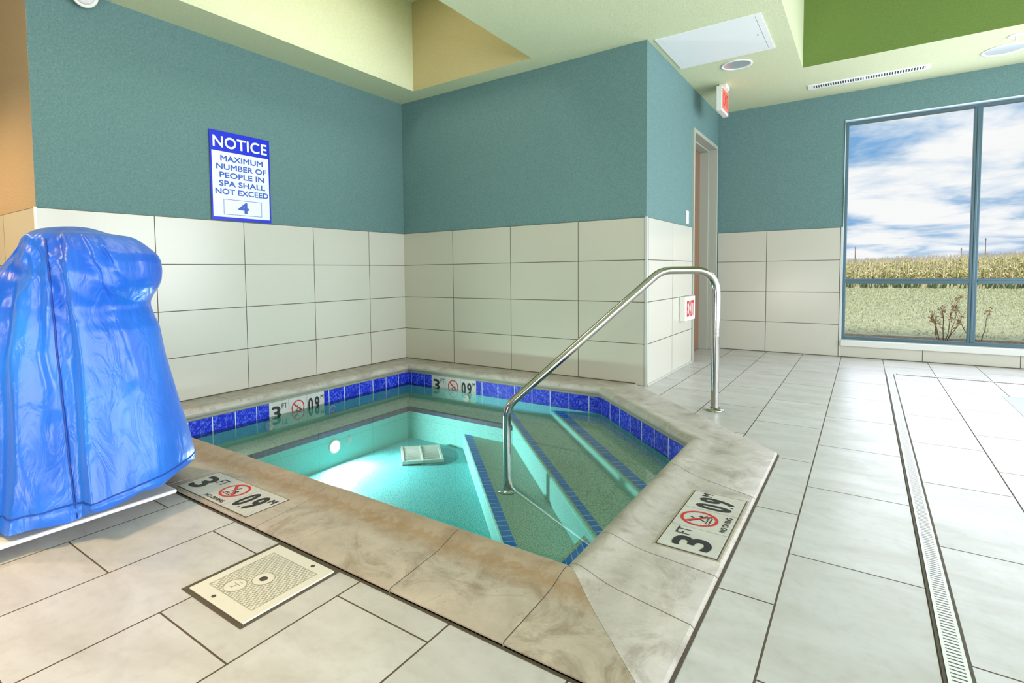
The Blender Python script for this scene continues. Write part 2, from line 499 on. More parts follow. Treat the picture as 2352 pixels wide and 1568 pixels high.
# ------------------------------------------------------------------ trims
m = MB(); m.box(W-.012, -.006, 0.0, W+.004, .004, TT+.003); struct(obj('trim_1', m, M_METALTRIM))          # pillar corner edge
m = MB(); m.box(-.004, LY-.004, 0.0, .004, LY+.010, TT+.003); struct(obj('trim_2', m, M_WHITEP))             # end of the left wall tiles
m = MB(); m.box(W+.0005, .002, .001, W+.012, DY0-.01, .012); struct(obj('trim_3', m, M_METALTRIM))
m = MB(); m.box(WX0-.014, D-.004, 0.001, WX0, D+.02, TT+.004); struct(obj('trim_4', m, M_METALTRIM))
# dark sealant lines where the tiled walls meet the coping
m = MB(); m.box(0.0005, -2.90, -.01, .006, -.0, .0165); m.box(0, -.006, -.01, 2.27, -.0005, .0165); struct(obj('trim_5', m, M_DARKJ))
m = MB(); m.box(W+.005, D-.006, 0.0, WX1, D-.0005, .006); struct(obj('trim_6', m, M_DARKJ))

# ------------------------------------------------------------------ window
def window(n, x0, x1, nm=1):
    g = bpy.data.objects.new('window_%d' % n, None); COL.objects.link(g); g.location = (x0, D+.1, WZ0); g['kind'] = 'structure'
    m = MB(); y0, y1 = D+.085, D+.145; fw = .028
    m.box(x0, y0, WZ0, x0+fw, y1, WZ1); m.box(x1-fw, y0, WZ0, x1, y1, WZ1)
    m.box(x0+fw, y0, WZ1-fw, x1-fw, y1, WZ1); m.box(x0+fw, y0, WZ0, x1-fw, y1, WZ0+fw)
    mx = (x0+x1)/2
    m.box(mx-.026, y0, WZ0+fw, mx+.026, y1, WZ1-fw)
    m.box(mx-.008, y0-.006, WZ0+fw, mx+.008, y0-.0002, WZ1-fw)
    for a, b in ((x0+fw, mx-.026), (mx+.026, x1-fw)):
        m.box(a, y0+.002, .690, b, y1-.002, .735)
        m.box(a, y0-.004, .706, b, y0+.0018, .719)
    obj('window_frame', m, M_ALU, g, bevel=.004)
    m = MB(); m.box(x0, D+.0005, WZ1-.004, x1, y0-.001, WZ1-.0003); m.box(x0+.0003, D+.0005, WZ0+.003, x0+.004, y0-.001, WZ1-.0045)
    obj('window_lining', m, M_LINING, g)
    m = MB(); m.box(x0-.001, D-.022, .105, x1+.03, D+.09, WZ0+.002)
    obj('window_sill', m, M_SILL, g, bevel=.006)
    for a, b, c, d in ((x0+fw, mx-.026, .735, WZ1-fw), (mx+.026, x1-fw, .735, WZ1-fw), (x0+fw, mx-.026, WZ0+fw, .690), (mx+.026, x1-fw, WZ0+fw, .690)):
        m = MB(); m.box(a, y0+.022, c, b, y0+.02, d); obj('window_pane', m, M_GLASS, g)
    return g
window(1, WX0, WX1)
for k, (a, b) in enumerate(RW):
    g = bpy.data.objects.new('window_%d' % (k+2), None); COL.objects.link(g); g.location = (XR+.1, a, WZ0); g['kind'] = 'structure'
    m = MB(); x0, x1 = XR+.06, XR+.12
    for y in (a, (a+b)/2-.025, b-.05): m.box(x0, y, WZ0, x1, y+.05, WZ1)
    m.box(x0+.004, a, WZ0, x1-.004, b, WZ0+.05); m.box(x0+.004, a, WZ1-.05, x1-.004, b, WZ1); m.box(x0+.004, a, .69, x1-.004, b, .735)
    obj('window_frame', m, M_ALU, g)

# ------------------------------------------------------------------ door
g = bpy.data.objects.new('door_1', None); COL.objects.link(g); g.location = (W-.08, DY0, 0); g['kind'] = 'structure'
m = MB(); fx0, fx1 = W-.17, W+.012
m.box(fx0, DY0, 0, fx1, DY0+.03, DZ); m.box(fx0, DY1-.03, 0, fx1, DY1, DZ); m.box(fx0, DY0+.03, DZ-.035, fx1, DY1-.03, DZ)
m.box(fx0, DY0+.03, 0, fx0+.10, DY0+.045, DZ-.05); m.box(fx0+.0, DY1-.045, 0, fx0+.10, DY1-.03, DZ-.05); m.box(fx0, DY0+.045, DZ-.05, fx0+.10, DY1-.045, DZ-.0352)
obj('door_frame', m, M_FRAME, g, bevel=.003)
m = MB(); m.box(fx0-.03, DY0+.045, 0.006, fx0+.015, DY1-.045, DZ-.055); dl = obj('door_leaf', m, M_WOOD, g)
m = MB(); m.tube([(fx0+.015, DY0+.12, 1.0), (fx0+.06, DY0+.12, 1.0), (fx0+.06, DY0+.22, 1.0)], .009, 10); obj('door_handle', m, M_STEEL, dl)

# ------------------------------------------------------------------ spa coping
PROF = [(0, -.03), (0, .008), (.02, .012), (.60, .012), (.70, .0145), (.78, .019), (.86, .0255), (.93, .0295), (.985, .0285), (1.03, .023), (1.06, .013), (1.075, 0.0), (1.072, -.010), (1.055, -.019), (1.03, -.024), (1.02, -.028), (1.012, -.036), (1.0, -.043), (.93, -.045)]
coping = thing('spa_coping', 'pale stone coping of rounded segments edging the sunken spa', 'pool coping', (1.6, -1.5, 0))
def sweep(mb, oa, ia, ob, ib, dz=0.0, prof=PROF, caps=True):
    def ring(o, i): return [(o[0]+(i[0]-o[0])*t, o[1]+(i[1]-o[1])*t, z+dz) for t, z in prof]
    RA, RB = ring(oa, ia), ring(ob, ib)
    A = [mb.bm.verts.new(p) for p in RA]; B = [mb.bm.verts.new(p) for p in RB]
    for i in range(len(prof)-1):
        f = mb.bm.faces.new((A[i], A[i+1], B[i+1], B[i])); f.smooth = i > 1
        for l, u in zip(f.loops, ((0, prof[i][0]), (0, prof[i+1][0]), (1, prof[i+1][0]), (1, prof[i][0]))): l[mb.uv].uv = u
    mb.face([RA[-1], RA[0], RB[0], RB[-1]])
    if caps:
        mb.face(list(reversed(RA))); mb.face(RB)
def lerp2(a, b, t): return (a[0]+(b[0]-a[0])*t, a[1]+(b[1]-a[1])*t)
runs = [  # (outer a, inner a, outer b, inner b, cuts (fractions), material)
    (O[0], I[0], O[1], I[1], [(.585/2.27, (.585-.33)/1.815), (1.197/2.27, (1.197-.33)/1.815), (1.832/2.27, (1.832-.33)/1.815)], M_COPE),
    (O[1], I[1], O[2], I[2], [(.62, .78)], M_COPE),
    (O[2], I[2], O[3], I[3], [(.335, .315), (.685, .82)], M_COPE),
    (O[3], I[3], O[4], I[4], [((3.305-2.974)/3.305, .004), ((3.305-2.62)/3.305, (2.975-2.59)/2.645), ((3.305-2.009)/3.305, (2.975-1.97)/2.645), ((3.305-1.40)/3.305, (2.975-1.40)/2.645), (.8, .79)], M_COPEN),
    (O[4], I[4], O[0], I[0], [((2.912-1.957)/2.912, (2.565-1.957)/2.235), ((2.912-1.334)/2.912, (2.565-1.334)/2.235), ((2.912-.728)/2.912, (2.565-.728)/2.235)], M_COPE)]
runs[2] = (O[2], I[2], O[3], I[3], [(.338, .30), (.688, .825), (.83, .985)], M_COPE)
mg = MB()
for oa, ia, ob, ib, cuts, mat in runs:
    sweep(mg, oa, ia, ob, ib, -.0035)
    L = math.dist(oa, ob); fr = [(0, 0)] + cuts + [(1, 1)]
    for k in range(len(fr)-1):
        g0, g1 = .0022/L, .0022/L
        a0 = lerp2(oa, ob, fr[k][0] + (g0 if k else .0006/L)); a1 = lerp2(oa, ob, fr[k+1][0] - (g1 if k < len(fr)-2 else .0006/L))
        b0 = lerp2(ia, ib, fr[k][1] + (g0 if k else .0006/L)); b1 = lerp2(ia, ib, fr[k+1][1] - (g1 if k < len(fr)-2 else .0006/L))
        m = MB(); sweep(m, a0, b0, a1, b1)
        obj('coping_stone', m, mat, coping)
obj('joint_grout', mg, M_GROUT, coping)
# joint between coping and floor tile
m = MB()
for a, b in ((O[1], O[2]), (O[2], O[3]), (O[3], O[4])):
    d = Vector((b[0]-a[0], b[1]-a[1])).normalized(); n_ = Vector((-d.y, d.x))
    if n_.dot(Vector((a[0]-1.6, a[1]+1.5))) < 0: n_ = -n_
    q = [(a[0], a[1]), (b[0], b[1]), (b[0]+n_.x*.009, b[1]+n_.y*.009), (a[0]+n_.x*.009, a[1]+n_.y*.009)]
    m.face([(x, y, .0012) for x, y in q])
obj('expansion_joint', m, M_DARKJ, coping)

# ------------------------------------------------------------------ spa shell
spa = thing('spa_basin', 'sunken plaster spa basin with bench and three diagonal blue edged steps', 'spa pool', (1.6, -1.5, -.7))
Z1, Z2, Z3, ZB, ZF, ZRB = -.19, -.25, -.40, -.27, -.52, -.29
n2 = Vector((1.127, 1.035)).normalized(); t2 = Vector((-n2.y, n2.x))      # steps: n.p = const, t along step
def isect(c, axis, val):     # point on n.p=c with x or y = val
    if axis == 0: return (val, (c - n2.x*val)/n2.y)
    return ((c - n2.y*val)/n2.x, val)
YB, XA, XE, YN = -.33, .33, 2.975, -2.565
E1, E2, E3 = 1.067, .758, .428
BW = .60                      # bench inner face x ; and y = -BW-.015
BY = -.615; BXR = 2.665
# tile band + wall below
m = MB(); m2 = MB(); per = 0.0
for a, b, u0 in ((I[4], I[0], .1535*20 - (-.33 - -2.565) - .0246 + .0), (I[0], I[1], .1535*20+.118-.1535*.0), (I[1], I[2], .1535*10), (I[2], I[3], 0), (I[3], I[4], 0)):
    L = math.dist(a, b)
    m.face([(a[0], a[1], -.160), (b[0], b[1], -.160), (b[0], b[1], -.043), (a[0], a[1], -.043)], [(u0, 0), (u0+L, 0), (u0+L, .12), (u0, .12)])
    m2.face([(a[0], a[1], ZF), (b[0], b[1], ZF), (b[0], b[1], -.160), (a[0], a[1], -.160)])
band = obj('waterline_tile_band', m, M_BAND, spa, label='cobalt blue glazed waterline tiles')
obj('basin_wall', m2, M_PLASTER, spa)
m = MB(); m.tess([[(XA, YN), (XE, YN), (2.965, -1.17), (2.145, YB), (XA, YB)]], ZF); obj('basin_floor', m, M_PLFLOOR, spa, norm=False)
# step helper : region between n.p>=E (clipped to the basin polygon)
def clip(poly, c, keep_ge=True):
    out = []
    for i in range(len(poly)):
        a, b = poly[i], poly[(i+1) % len(poly)]
        da = n2.x*a[0]+n2.y*a[1]-c; db = n2.x*b[0]+n2.y*b[1]-c
        if not keep_ge: da, db = -da, -db
        if da >= 0: out.append(a)
        if (da >= 0) != (db >= 0):
            t = da/(da-db); out.append(lerp2(a, b, t))
    return out
basin = [(XA, YN), (XE, YN), (2.965, -1.17), (2.145, YB), (XA, YB)]
def step(name, E, z, x_lim=None):
    p = clip(basin, E); q = clip(basin, E+.012)
    m = MB(); m.mi = 0
    A, B = isect(E, 1, YB), isect(E, 0, XE) if isect(E, 0, XE)[1] > YN else isect(E, 1, YN)
    A2, B2 = isect(E+.012, 1, YB), isect(E+.012, 0, XE) if isect(E+.012, 0, XE)[1] > YN else isect(E+.012, 1, YN)
    m.face([(A[0], A[1], ZF), (B[0], B[1], ZF), (B[0], B[1], z-.014), (A[0], A[1], z-.014)])
    A3, B3 = lerp2(A, A2, .3), lerp2(B, B2, .3)
    m.face([(A[0], A[1], z-.014), (B[0], B[1], z-.014), (B3[0], B3[1], z-.004), (A3[0], A3[1], z-.004)])
    m.face([(A3[0], A3[1], z-.004), (B3[0], B3[1], z-.004), (B2[0], B2[1], z), (A2[0], A2[1], z)])
    m.mi = 1
    f = m.face([(x, y, z) for x, y in q])
    return obj(name, m, [M_PLASTER, M_TREAD], spa)
s1 = step('step', E1, Z1); s2 = step('step', E2, Z2); s3 = step('step', E3, Z3)
def stripe(c0, c1, z, par, lo=None, hi=None):
    a = isect(c0, 1, YB); b = isect(c0, 0, XE)
    if b[1] < YN: b = isect(c0, 1, YN)
    a2 = isect(c1, 1, YB); b2 = isect(c1, 0, XE)
    if b2[1] < YN: b2 = isect(c1, 1, YN)
    m = MB()
    pa = Vector(a).dot(t2); pb = Vector(b).dot(t2); pa2 = Vector(a2).dot(t2); pb2 = Vector(b2).dot(t2)
    m.face([(a[0], a[1], z+.0015), (b[0], b[1], z+.0015), (b2[0], b2[1], z+.0015), (a2[0], a2[1], z+.0015)], [(pa+9, 0), (pb+9, 0), (pb2+9, .05), (pa2+9, .05)])
    return obj('blue_edge_tiles', m, M_STRIPE, par)
stripe(E1+.026, E1+.082, Z1, s1); stripe(E2+.024, E2+.064, Z2, s2); stripe(E3+.014, E3+.066, Z3, s3)
# bench on left and back walls
bx0, by0 = XA, YB
e2b = isect(E2, 1, BY)
m = MB(); m.mi = 0
def riser(a, b, z, zb=ZF):
    m.face([(a[0], a[1], zb), (b[0], b[1], zb), (b[0], b[1], z), (a[0], a[1], z)])
riser((BW, YN), (BW, BY), ZB); riser((BW, BY), e2b, ZB)
m.mi = 1
m.face([(XA, YN, ZB), (BW, YN, ZB), (BW, BY, ZB), (XA, YB, ZB)]); m.face([(XA, YB, ZB), (BW, BY, ZB), (e2b[0], e2b[1], ZB), (isect(E2, 1, YB)[0], YB, ZB)])
bench = obj('bench', m, [M_PLASTER, M_TREAD], spa)
m = MB(); tw = .028; z = ZB+.0015
m.face([(BW-tw, YN, z), (BW, YN, z), (BW, BY, z), (BW-tw, BY+tw, z)], [(0, 0), (0.0, .03), (-(BY-YN), .03), (-(BY-YN), 0)])
e3b = isect(E2, 1, BY+tw)
m.face([(BW-tw, BY+tw, z), (BW, BY, z), (e2b[0], e2b[1], z), (e3b[0], e3b[1], z)], [(0, 0), (0, .03), (e2b[0]-BW, .03), (e2b[0]-BW, 0)])
m.face([(BW+.0015, YN, ZB), (BW+.0015, BY, ZB), (BW+.0015, BY, ZB-.030), (BW+.0015, YN, ZB-.030)], [(0, 0), (BY-YN, 0), (BY-YN, .03), (0, .03)])
m.face([(BW, BY-.0015, ZB), (e2b[0], BY-.0015, ZB), (e2b[0], BY-.0015, ZB-.030), (BW, BY-.0015, ZB-.030)], [(0, 0), (e2b[0]-BW, 0), (e2b[0]-BW, .03), (0, .03)])
obj('bench_edge_tiles', m, M_TRIMT, bench)
# small bench in the near right corner
m = MB(); a = isect(E2, 0, BXR); m.mi = 0
m.face([(BXR, YN, ZF), (a[0], a[1], ZF), (a[0], a[1], ZRB), (BXR, YN, ZRB)])
b = isect(E2, 0, XE)
m.mi = 1; m.face([(BXR, YN, ZRB), (XE, YN, ZRB), (XE, b[1], ZRB), (a[0], a[1], ZRB)])
cb = obj('corner_bench', m, [M_PLASTER, M_TREAD], spa)
m = MB(); x0, x1 = BXR+.02, BXR+.075
m.face([(x0, YN, ZRB+.0015), (x1, YN, ZRB+.0015), (x1, isect(E2, 0, x1)[1]-.004, ZRB+.0015), (x0, isect(E2, 0, x0)[1]-.02, ZRB+.0015)], [(0, 0), (0, .05), (.8, .05), (.76, 0)])
obj('blue_edge_tiles', m, M_STRIPE, cb)
# return jets
for (x, y, z, ax) in ((XA+.004, -1.2, -.2, 0), (XA+.004, -1.75, -.2, 0), (.98, YB-.004, -.2, 1)):
    m = MB(); M = frameM((x, y, z), (0, 1, 0), (0, 0, 1)) if ax == 0 else frameM((x, y, z), (-1, 0, 0), (0, 0, 1)) @ Matrix.Rotation(math.pi, 4, 'Y') @ Matrix.Identity(4)
    if ax == 1: M = frameM((x, y, z), (1, 0, 0), (0, 0, 1))
    m.lathe([(.034, 0), (.034, .006), (.02, .010), (.014, .004), (0.0001, .002)], M, 24)
    obj('jet_fitting', m, M_WHITEP, spa)

# water surface
m = MB(); m.tess([I], ZW)
tag(obj('spa_water', m, M_WATER, norm=False), 'still clear turquoise water filling the sunken spa', 'water', kind='stuff')

# underwater lamp
lamp = thing('underwater_lamp', 'glowing round underwater lamp on the bench wall of the spa', 'pool light', (BW, -1.41, -.385))
Ml = frameM((BW, -1.41, -.385), (0, 1, 0), (0, 0, 1))
m = MB(); m.lathe([(.054, 0), (.054, .006), (.046, .010), (.043, .008)], Ml, 36); obj('lamp_ring', m, M_WHITEP, lamp)
m = MB(); m.lathe([(.044, .004), (.040, .010), (.024, .014), (.0001, .016)], Ml, 36); obj('lamp_lens', m, M_LENS, lamp)
ft = thing('wall_fitting', 'small round white water inlet right of the underwater lamp', 'pool fitting', (BW, -1.275, -.372))
Mf = frameM((BW, -1.275, -.372), (0, 1, 0), (0, 0, 1))
m = MB(); m.lathe([(.027, 0), (.027, .005), (.019, .009), (.014, .005)], Mf, 28); obj('fitting_ring', m, M_WHITEP, ft)
m = MB(); m.lathe([(.015, .003), (.009, .010), (.0001, .011)], Mf, 24); obj('fitting_nozzle', m, M_SIGNW, ft)

# main drain on the basin floor
Rz = math.radians(47)
dc = (.985, -.83)
# ------------------------------------------------------------------ drain cover
dcv = thing('main_drain_cover', 'white slotted drain cover on the bottom of the spa', 'drain cover', (.995, -.925, ZF))
Md = Matrix.Translation((.995, -.925, ZF)) @ Matrix.Rotation(math.radians(45), 4, 'Z')
m = MB(); a, b = .148, .168
m.mi = 1; m.prism([(-a+.001, -b+.001), (a-.001, -b+.001), (a-.001, b-.001), (-a+.001, b-.001)], .0, .0098, M=Md); m.mi = 0
for k in range(2):
    x0 = -a+.018 if k == 0 else .006
    x1 = -.006 if k == 0 else a-.018
    for j in range(14):
        y = -b+.024 + j*(2*b-.048)/13
        m.box(x0, y-.0045, .010, x1, y+.0045, .030, Md)
m.box(-a, -b, .01, -a+.016, b, .032, Md); m.box(a-.016, -b, .01, a, b, .032, Md); m.box(-.005, -b, .01, .005, b, .032, Md)
m.box(-a+.016, -b, .01, a-.016, -b+.014, .031, Md); m.box(-a+.016, b-.014, .01, a-.016, b, .031, Md)
obj('grille', m, [M_WHITEP, M_GREYD], dcv)
m = MB(); m.lathe([(.19, .0005), (.19, .008), (.0001, .008)], Matrix.Translation((1.06, -.87, ZF)), 40); obj('drain_shadow_disc', m, plain('teal_drain_shadow', lin(40, 140, 150), .5), dcv)  # flat dark disc standing in for the drain cover's shadow

# ------------------------------------------------------------------ depth markers
def circle_ring(mb, cx, cy, r0, r1, M, z=.0006, n=40):
    for k in range(n):
        a, b = 2*math.pi*k/n, 2*math.pi*(k+1)/n
        mb.face([M @ Vector(p) for p in ((cx+r0*math.cos(a), cy+r0*math.sin(a), z), (cx+r1*math.cos(a), cy+r1*math.sin(a), z), (cx+r1*math.cos(b), cy+r1*math.sin(b), z), (cx+r0*math.cos(b), cy+r0*math.sin(b), z))])
def stroke(mb, pts, w, M, z=.0005):
    for a, b in zip(pts, pts[1:]):
        a, b = Vector(a), Vector(b); d = (b-a).normalized(); n = Vector((-d.y, d.x))*w/2; e = d*w*.3
        mb.face([M @ Vector((p.x, p.y, z)) for p in (a-n-e, b-n+e, b+n+e, a+n-e)])
def no_diving(mr, mk, cx, cy, r, M):
    # diver and waves
    stroke(mk, [(cx-r*.55, cy+r*.42), (cx-r*.15, cy+r*.1), (cx+r*.22, cy-r*.12)], r*.13, M)
    stroke(mk, [(cx-r*.15, cy+r*.1), (cx+r*.05, cy+r*.45)], r*.09, M); stroke(mk, [(cx+r*.0, cy+r*.02), (cx-r*.25, cy-r*.35)], r*.09, M)
    stroke(mk, [(cx+r*.22, cy-r*.12), (cx+r*.5, cy-r*.32)], r*.09, M)
    circle_ring(mk, cx+r*.34, cy-r*.02, 0.0004, r*.1, M, .0005, 14)
    for k in range(2):
        y = cy-r*.45-k*r*.17; pts = [(cx-r*.5+i*r*.1, y + (r*.05 if i % 2 else -r*.02)) for i in range(10)]
        stroke(mk, pts, r*.05, M)
    circle_ring(mr, cx, cy, r*.84, r, M, .0008)
    stroke(mr, [(cx-r*.66, cy+r*.66), (cx+r*.66, cy-r*.66)], r*.15, M, .0009)
def deck_marker(M, label, wm=.475, hm=.168):
    g = thing('depth_marker', label, 'depth marker', M.translation, 'depth markers set in the coping')
    s = wm/3
    m = MB(); m.prism([(-.010, -.010), (wm+.010, -.010), (wm+.010, hm+.010), (-.010, hm+.010)], -.0005, .0008, M=M); obj('grout_bed', m, M_GROUT, g)
    m = MB(); m.prism([(-.004, -.004), (wm+.004, -.004), (wm+.004, hm+.004), (-.004, hm+.004)], -.0004, .0011, M=M); obj('joint_line', m, M_DARKJ, g)
    tl = []
    for k in range(3):
        m = MB(); m.prism([(k*s+.0015, 0), ((k+1)*s-.0015, 0), ((k+1)*s-.0015, hm), (k*s+.0015, hm)], 0, .0030, M=M)
        tl.append(obj('marker_tile', m, M_MARK, g))
    Mt = M @ Matrix.Translation((0, 0, .0031)); mk = MB(); mr = MB(); m3 = MB(); m9 = MB()
    text_into(m3, '3', s*.12, hm*.14, s*.58, hm*.80, Mt, bold=.034)
    text_into(m3, 'FT', s*.64, hm*.58, s*.93, hm*.84, Mt)
    text_into(m9, '0', s*2.08, hm*.14, s*2.36, hm*.82, Mt, bold=.034)
    text_into(m9, '.', s*2.385, hm*.14, s*2.425, hm*.20, Mt, bold=.03)
    text_into(m9, '9', s*2.44, hm*.14, s*2.72, hm*.82, Mt, bold=.034)
    text_into(m9, 'M', s*2.76, hm*.62, s*2.94, hm*.82, Mt, bold=.03)
    text_into(mk, 'NO DIVING', s*1.12, hm*.06, s*1.88, hm*.17, Mt, bold=.03)
    no_diving(mr, mk, s*1.5, hm*.60, hm*.345, Mt)
    obj('black_lettering', m3, M_BLACK, tl[0], norm=False); obj('diver_symbol', mk, M_BLACK, tl[1], norm=False); obj('black_lettering', m9, M_BLACK, tl[2], norm=False); obj('prohibition_ring', mr, M_RED, tl[1], norm=False)
    return g
deck_marker(frameM((1.445, -2.893, .0118), (1, 0, 0), (0, 1, 0)), '3 FT and 0.9 M depth marker in the coping beside the blue pool lift')
deck_marker(frameM((3.285, -2.268, .0118), (0, 1, 0), (-1, 0, 0)), 'sideways 3 FT and 0.9 M depth marker in the coping facing the window')

def wall_marker(M, label):
    s = .1575; hm = .152
    g = thing('waterline_depth_marker', label, 'depth marker', M.translation, 'depth markers on the waterline tiles')
    def cut(m):
        bmesh.ops.bisect_plane(m.bm, geom=m.bm.verts[:]+m.bm.edges[:]+m.bm.faces[:], plane_co=(0, 0, -.158), plane_no=(0, 0, -1), clear_outer=True)
        return m
    tl = []
    for k in range(3):
        m = MB(); m.prism([(k*s+.001, -.118+0), ((k+1)*s-.001, -.118), ((k+1)*s-.001, 0), (k*s+.001, 0)], 0, .003, M=M); tl.append(obj('marker_tile', m, M_MARK, g))
    Mt = M @ Matrix.Translation((0, 0, .0032)); mk = MB(); mr = MB(); m3 = MB(); m9 = MB(); b = -hm
    text_into(m3, '3', s*.12, b+hm*.14, s*.58, b+hm*.80, Mt, bold=.034)
    text_into(m3, 'FT', s*.64, b+hm*.62, s*.93, b+hm*.86, Mt)
    text_into(m9, '0', s*2.06, b+hm*.14, s*2.34, b+hm*.82, Mt, bold=.034)
    text_into(m9, '.', s*2.37, b+hm*.14, s*2.41, b+hm*.20, Mt, bold=.03)
    text_into(m9, '9', s*2.43, b+hm*.14, s*2.71, b+hm*.82, Mt, bold=.034)
    text_into(m9, 'M', s*2.78, b+hm*.66, s*2.95, b+hm*.86, Mt, bold=.03)
    no_diving(mr, mk, s*1.5, b+hm*.50, hm*.36, Mt)
    obj('black_lettering', cut(m3), M_BLACK, tl[0], norm=False); obj('diver_symbol', cut(mk), M_BLACK, tl[1], norm=False); obj('black_lettering', cut(m9), M_BLACK, tl[2], norm=False); obj('prohibition_ring', cut(mr), M_RED, tl[1], norm=False)
wall_marker(frameM((.3305, -1.748, -.043), (0, 1, 0), (0, 0, 1)), 'white depth marker reading 3 FT at the waterline below the notice sign wall')
wall_marker(frameM((.604, -.3305, -.043), (1, 0, 0), (0, 0, 1)), 'white depth marker reading 3 FT at the waterline near the far corner')

# ------------------------------------------------------------------ handrail
P0 = Vector((2.006, -1.348)); P1 = Vector((2.903, -.449))
def rp(s, z):     # s metres along from the pool foot
    q = P0 + (P1-P0).normalized()*s; return Vector((q.x, q.y, z))
Ls = (P1-P0).length
ctrl = [(0, Z3), (0, .085), (.925, .838), (Ls+.004, .838), (Ls, 0.0)]
rad = [0, .13, .17, .15, 0]
path = []
for i, (s, z) in enumerate(ctrl):
    p = Vector((s, z))
    if i in (0, len(ctrl)-1): path.append(p); continue
    a = Vector(ctrl[i-1]); b = Vector(ctrl[i+1]); u = (a-p).normalized(); v = (b-p).normalized()
    half = math.acos(max(-1, min(1, u.dot(v))))/2; tl = rad[i]/math.tan(half) if half < 1.55 else .02
    tl = min(tl, .16)
    A = p+u*tl; B = p+v*tl
    for k in range(11):
        t = k/10; path.append(A*(1-t)**2 + p*2*t*(1-t) + B*t*t)
rail = thing('handrail', 'bent stainless steel handrail from the deck down into the spa steps', 'handrail', rp(Ls, 0))
m = MB(); m.tube([rp(p.x, p.y) for p in path], .0225, 24, caps=False); obj('rail_tube', m, M_STEEL, rail)
for s, z, nm in ((0, Z3, 'flange'), (Ls, 0.0, 'flange')):
    q = rp(s, z); m = MB(); m.lathe([(.052, 0), (.052, .006), (.046, .012), (.030, .017), (.024, .020), (.0235, .014)], Matrix.Translation(q), 36); obj(nm, m, M_STEEL, rail)

# ------------------------------------------------------------------ notice sign
Ms = frameM((.0005, -1.925, 1.226), (0, 1, 0), (0, 0, 1))
sg = thing('notice_sign', 'blue and white spa capacity notice sign on the teal wall', 'sign', Ms.translation)
SW, SH = .462, .612
m = MB(); m.prism([(0, 0), (SW, 0), (SW, SH), (0, SH)], 0, .003, M=Ms); obj('sign_panel', m, M_SIGNBLUE, sg)
m = MB(); m.prism([(.012, .022), (SW-.012, .022), (SW-.012, SH*.775), (.012, SH*.775)], .003, .0036, M=Ms); obj('white_field', m, M_SIGNW, sg)
Mt = Ms @ Matrix.Translation((0, 0, .0038)); m = MB()
text_into(m, 'NOTICE', .022, SH*.815, SW-.022, SH*.945, Mt, bold=.03, space=1.05); obj('heading_lettering', m, M_SIGNW, sg, norm=False)
m = MB()
for s_, v, a, b in (('MAXIMUM', .30, .16, .87), ('NUMBER OF', .395, .09, .93), ('PEOPLE IN', .488, .14, .89), ('SPA SHALL', .582, .13, .90), ('NOT EXCEED', .675, .065, .955)):
    text_into(m, s_, SW*a, SH*(1-v)-.020, SW*b, SH*(1-v)+.020, Mt, bold=.035)
obj('body_lettering', m, M_SIGNTXT, sg, norm=False)
m = MB(); text_into(m, '4', SW*.425, SH*.088, SW*.605, SH*.218, Mt, bold=.05); obj('number_lettering', m, M_SIGNTXT, sg, norm=False)
m = MB(); a0, a1, b0, b1, w_ = SW*.19, SW*.83, SH*.065, SH*.24, .003
for q in ((a0, b0, a1, b0+w_), (a0, b1-w_, a1, b1), (a0, b0+w_, a0+w_, b1-w_), (a1-w_, b0+w_, a1, b1-w_)):
    m.box(q[0], q[1], .0038, q[2], q[3], .0044, Ms)
obj('number_box', m, M_SIGNTXT, sg)

# ------------------------------------------------------------------ exit signs
ex = thing('exit_sign', 'illuminated exit sign hanging from the ceiling by the doorway', 'exit sign', (2.565, 1.39, 2.43))
m = MB(); m.box(2.540, 1.25, 2.215, 2.586, 1.53, 2.425); obj('housing', m, M_WHITEP, ex, bevel=.004)
m = MB(); m.box(2.586, 1.268, 2.235, 2.589, 1.512, 2.41); fc = obj('lit_face', m, M_EXITGLOW, ex)
Mx = frameM((2.5892, 1.268, 2.235), (0, 1, 0), (0, 0, 1)); m = MB(); text_into(m, 'EXIT', .02, .03, .224, .145, Mx, bold=.02); obj('exit_lettering', m, M_RED, fc, norm=False)
m = MB(); m.box(2.545, 1.33, 2.425, 2.605, 1.47, H); obj('ceiling_mount', m, M_WHITEP, ex, bevel=.004)
ex2 = thing('exit_sign', 'white exit box with red letters low on the pillar tiles beside the door', 'exit sign', (W, .98, .5))
m = MB(); m.box(W+.0005, .85, .405, W+.05, 1.17, .610); obj('housing', m, M_WHITEP, ex2, bevel=.004)
Mx = frameM((W+.0503, .85, .405), (0, 1, 0), (0, 0, 1)); m = MB(); text_into(m, 'EXIT', .045, .035, .285, .170, Mx, bold=.03); obj('exit_lettering', m, M_RED, ex2, norm=False)

# light switch plate
sw = thing('switch_plate', 'white switch plate on the teal pillar wall above the tiles', 'switch', (W-TS, 1.10, 1.3))
m = MB(); m.box(W-TS, 1.065, 1.24, W-.001, 1.14, 1.355); obj('plate', m, M_WHITEP, sw, bevel=.002)
m = MB(); m.box(W-.001, 1.09, 1.27, W+.004, 1.115, 1.325); obj('rocker', m, M_WHITE, sw)

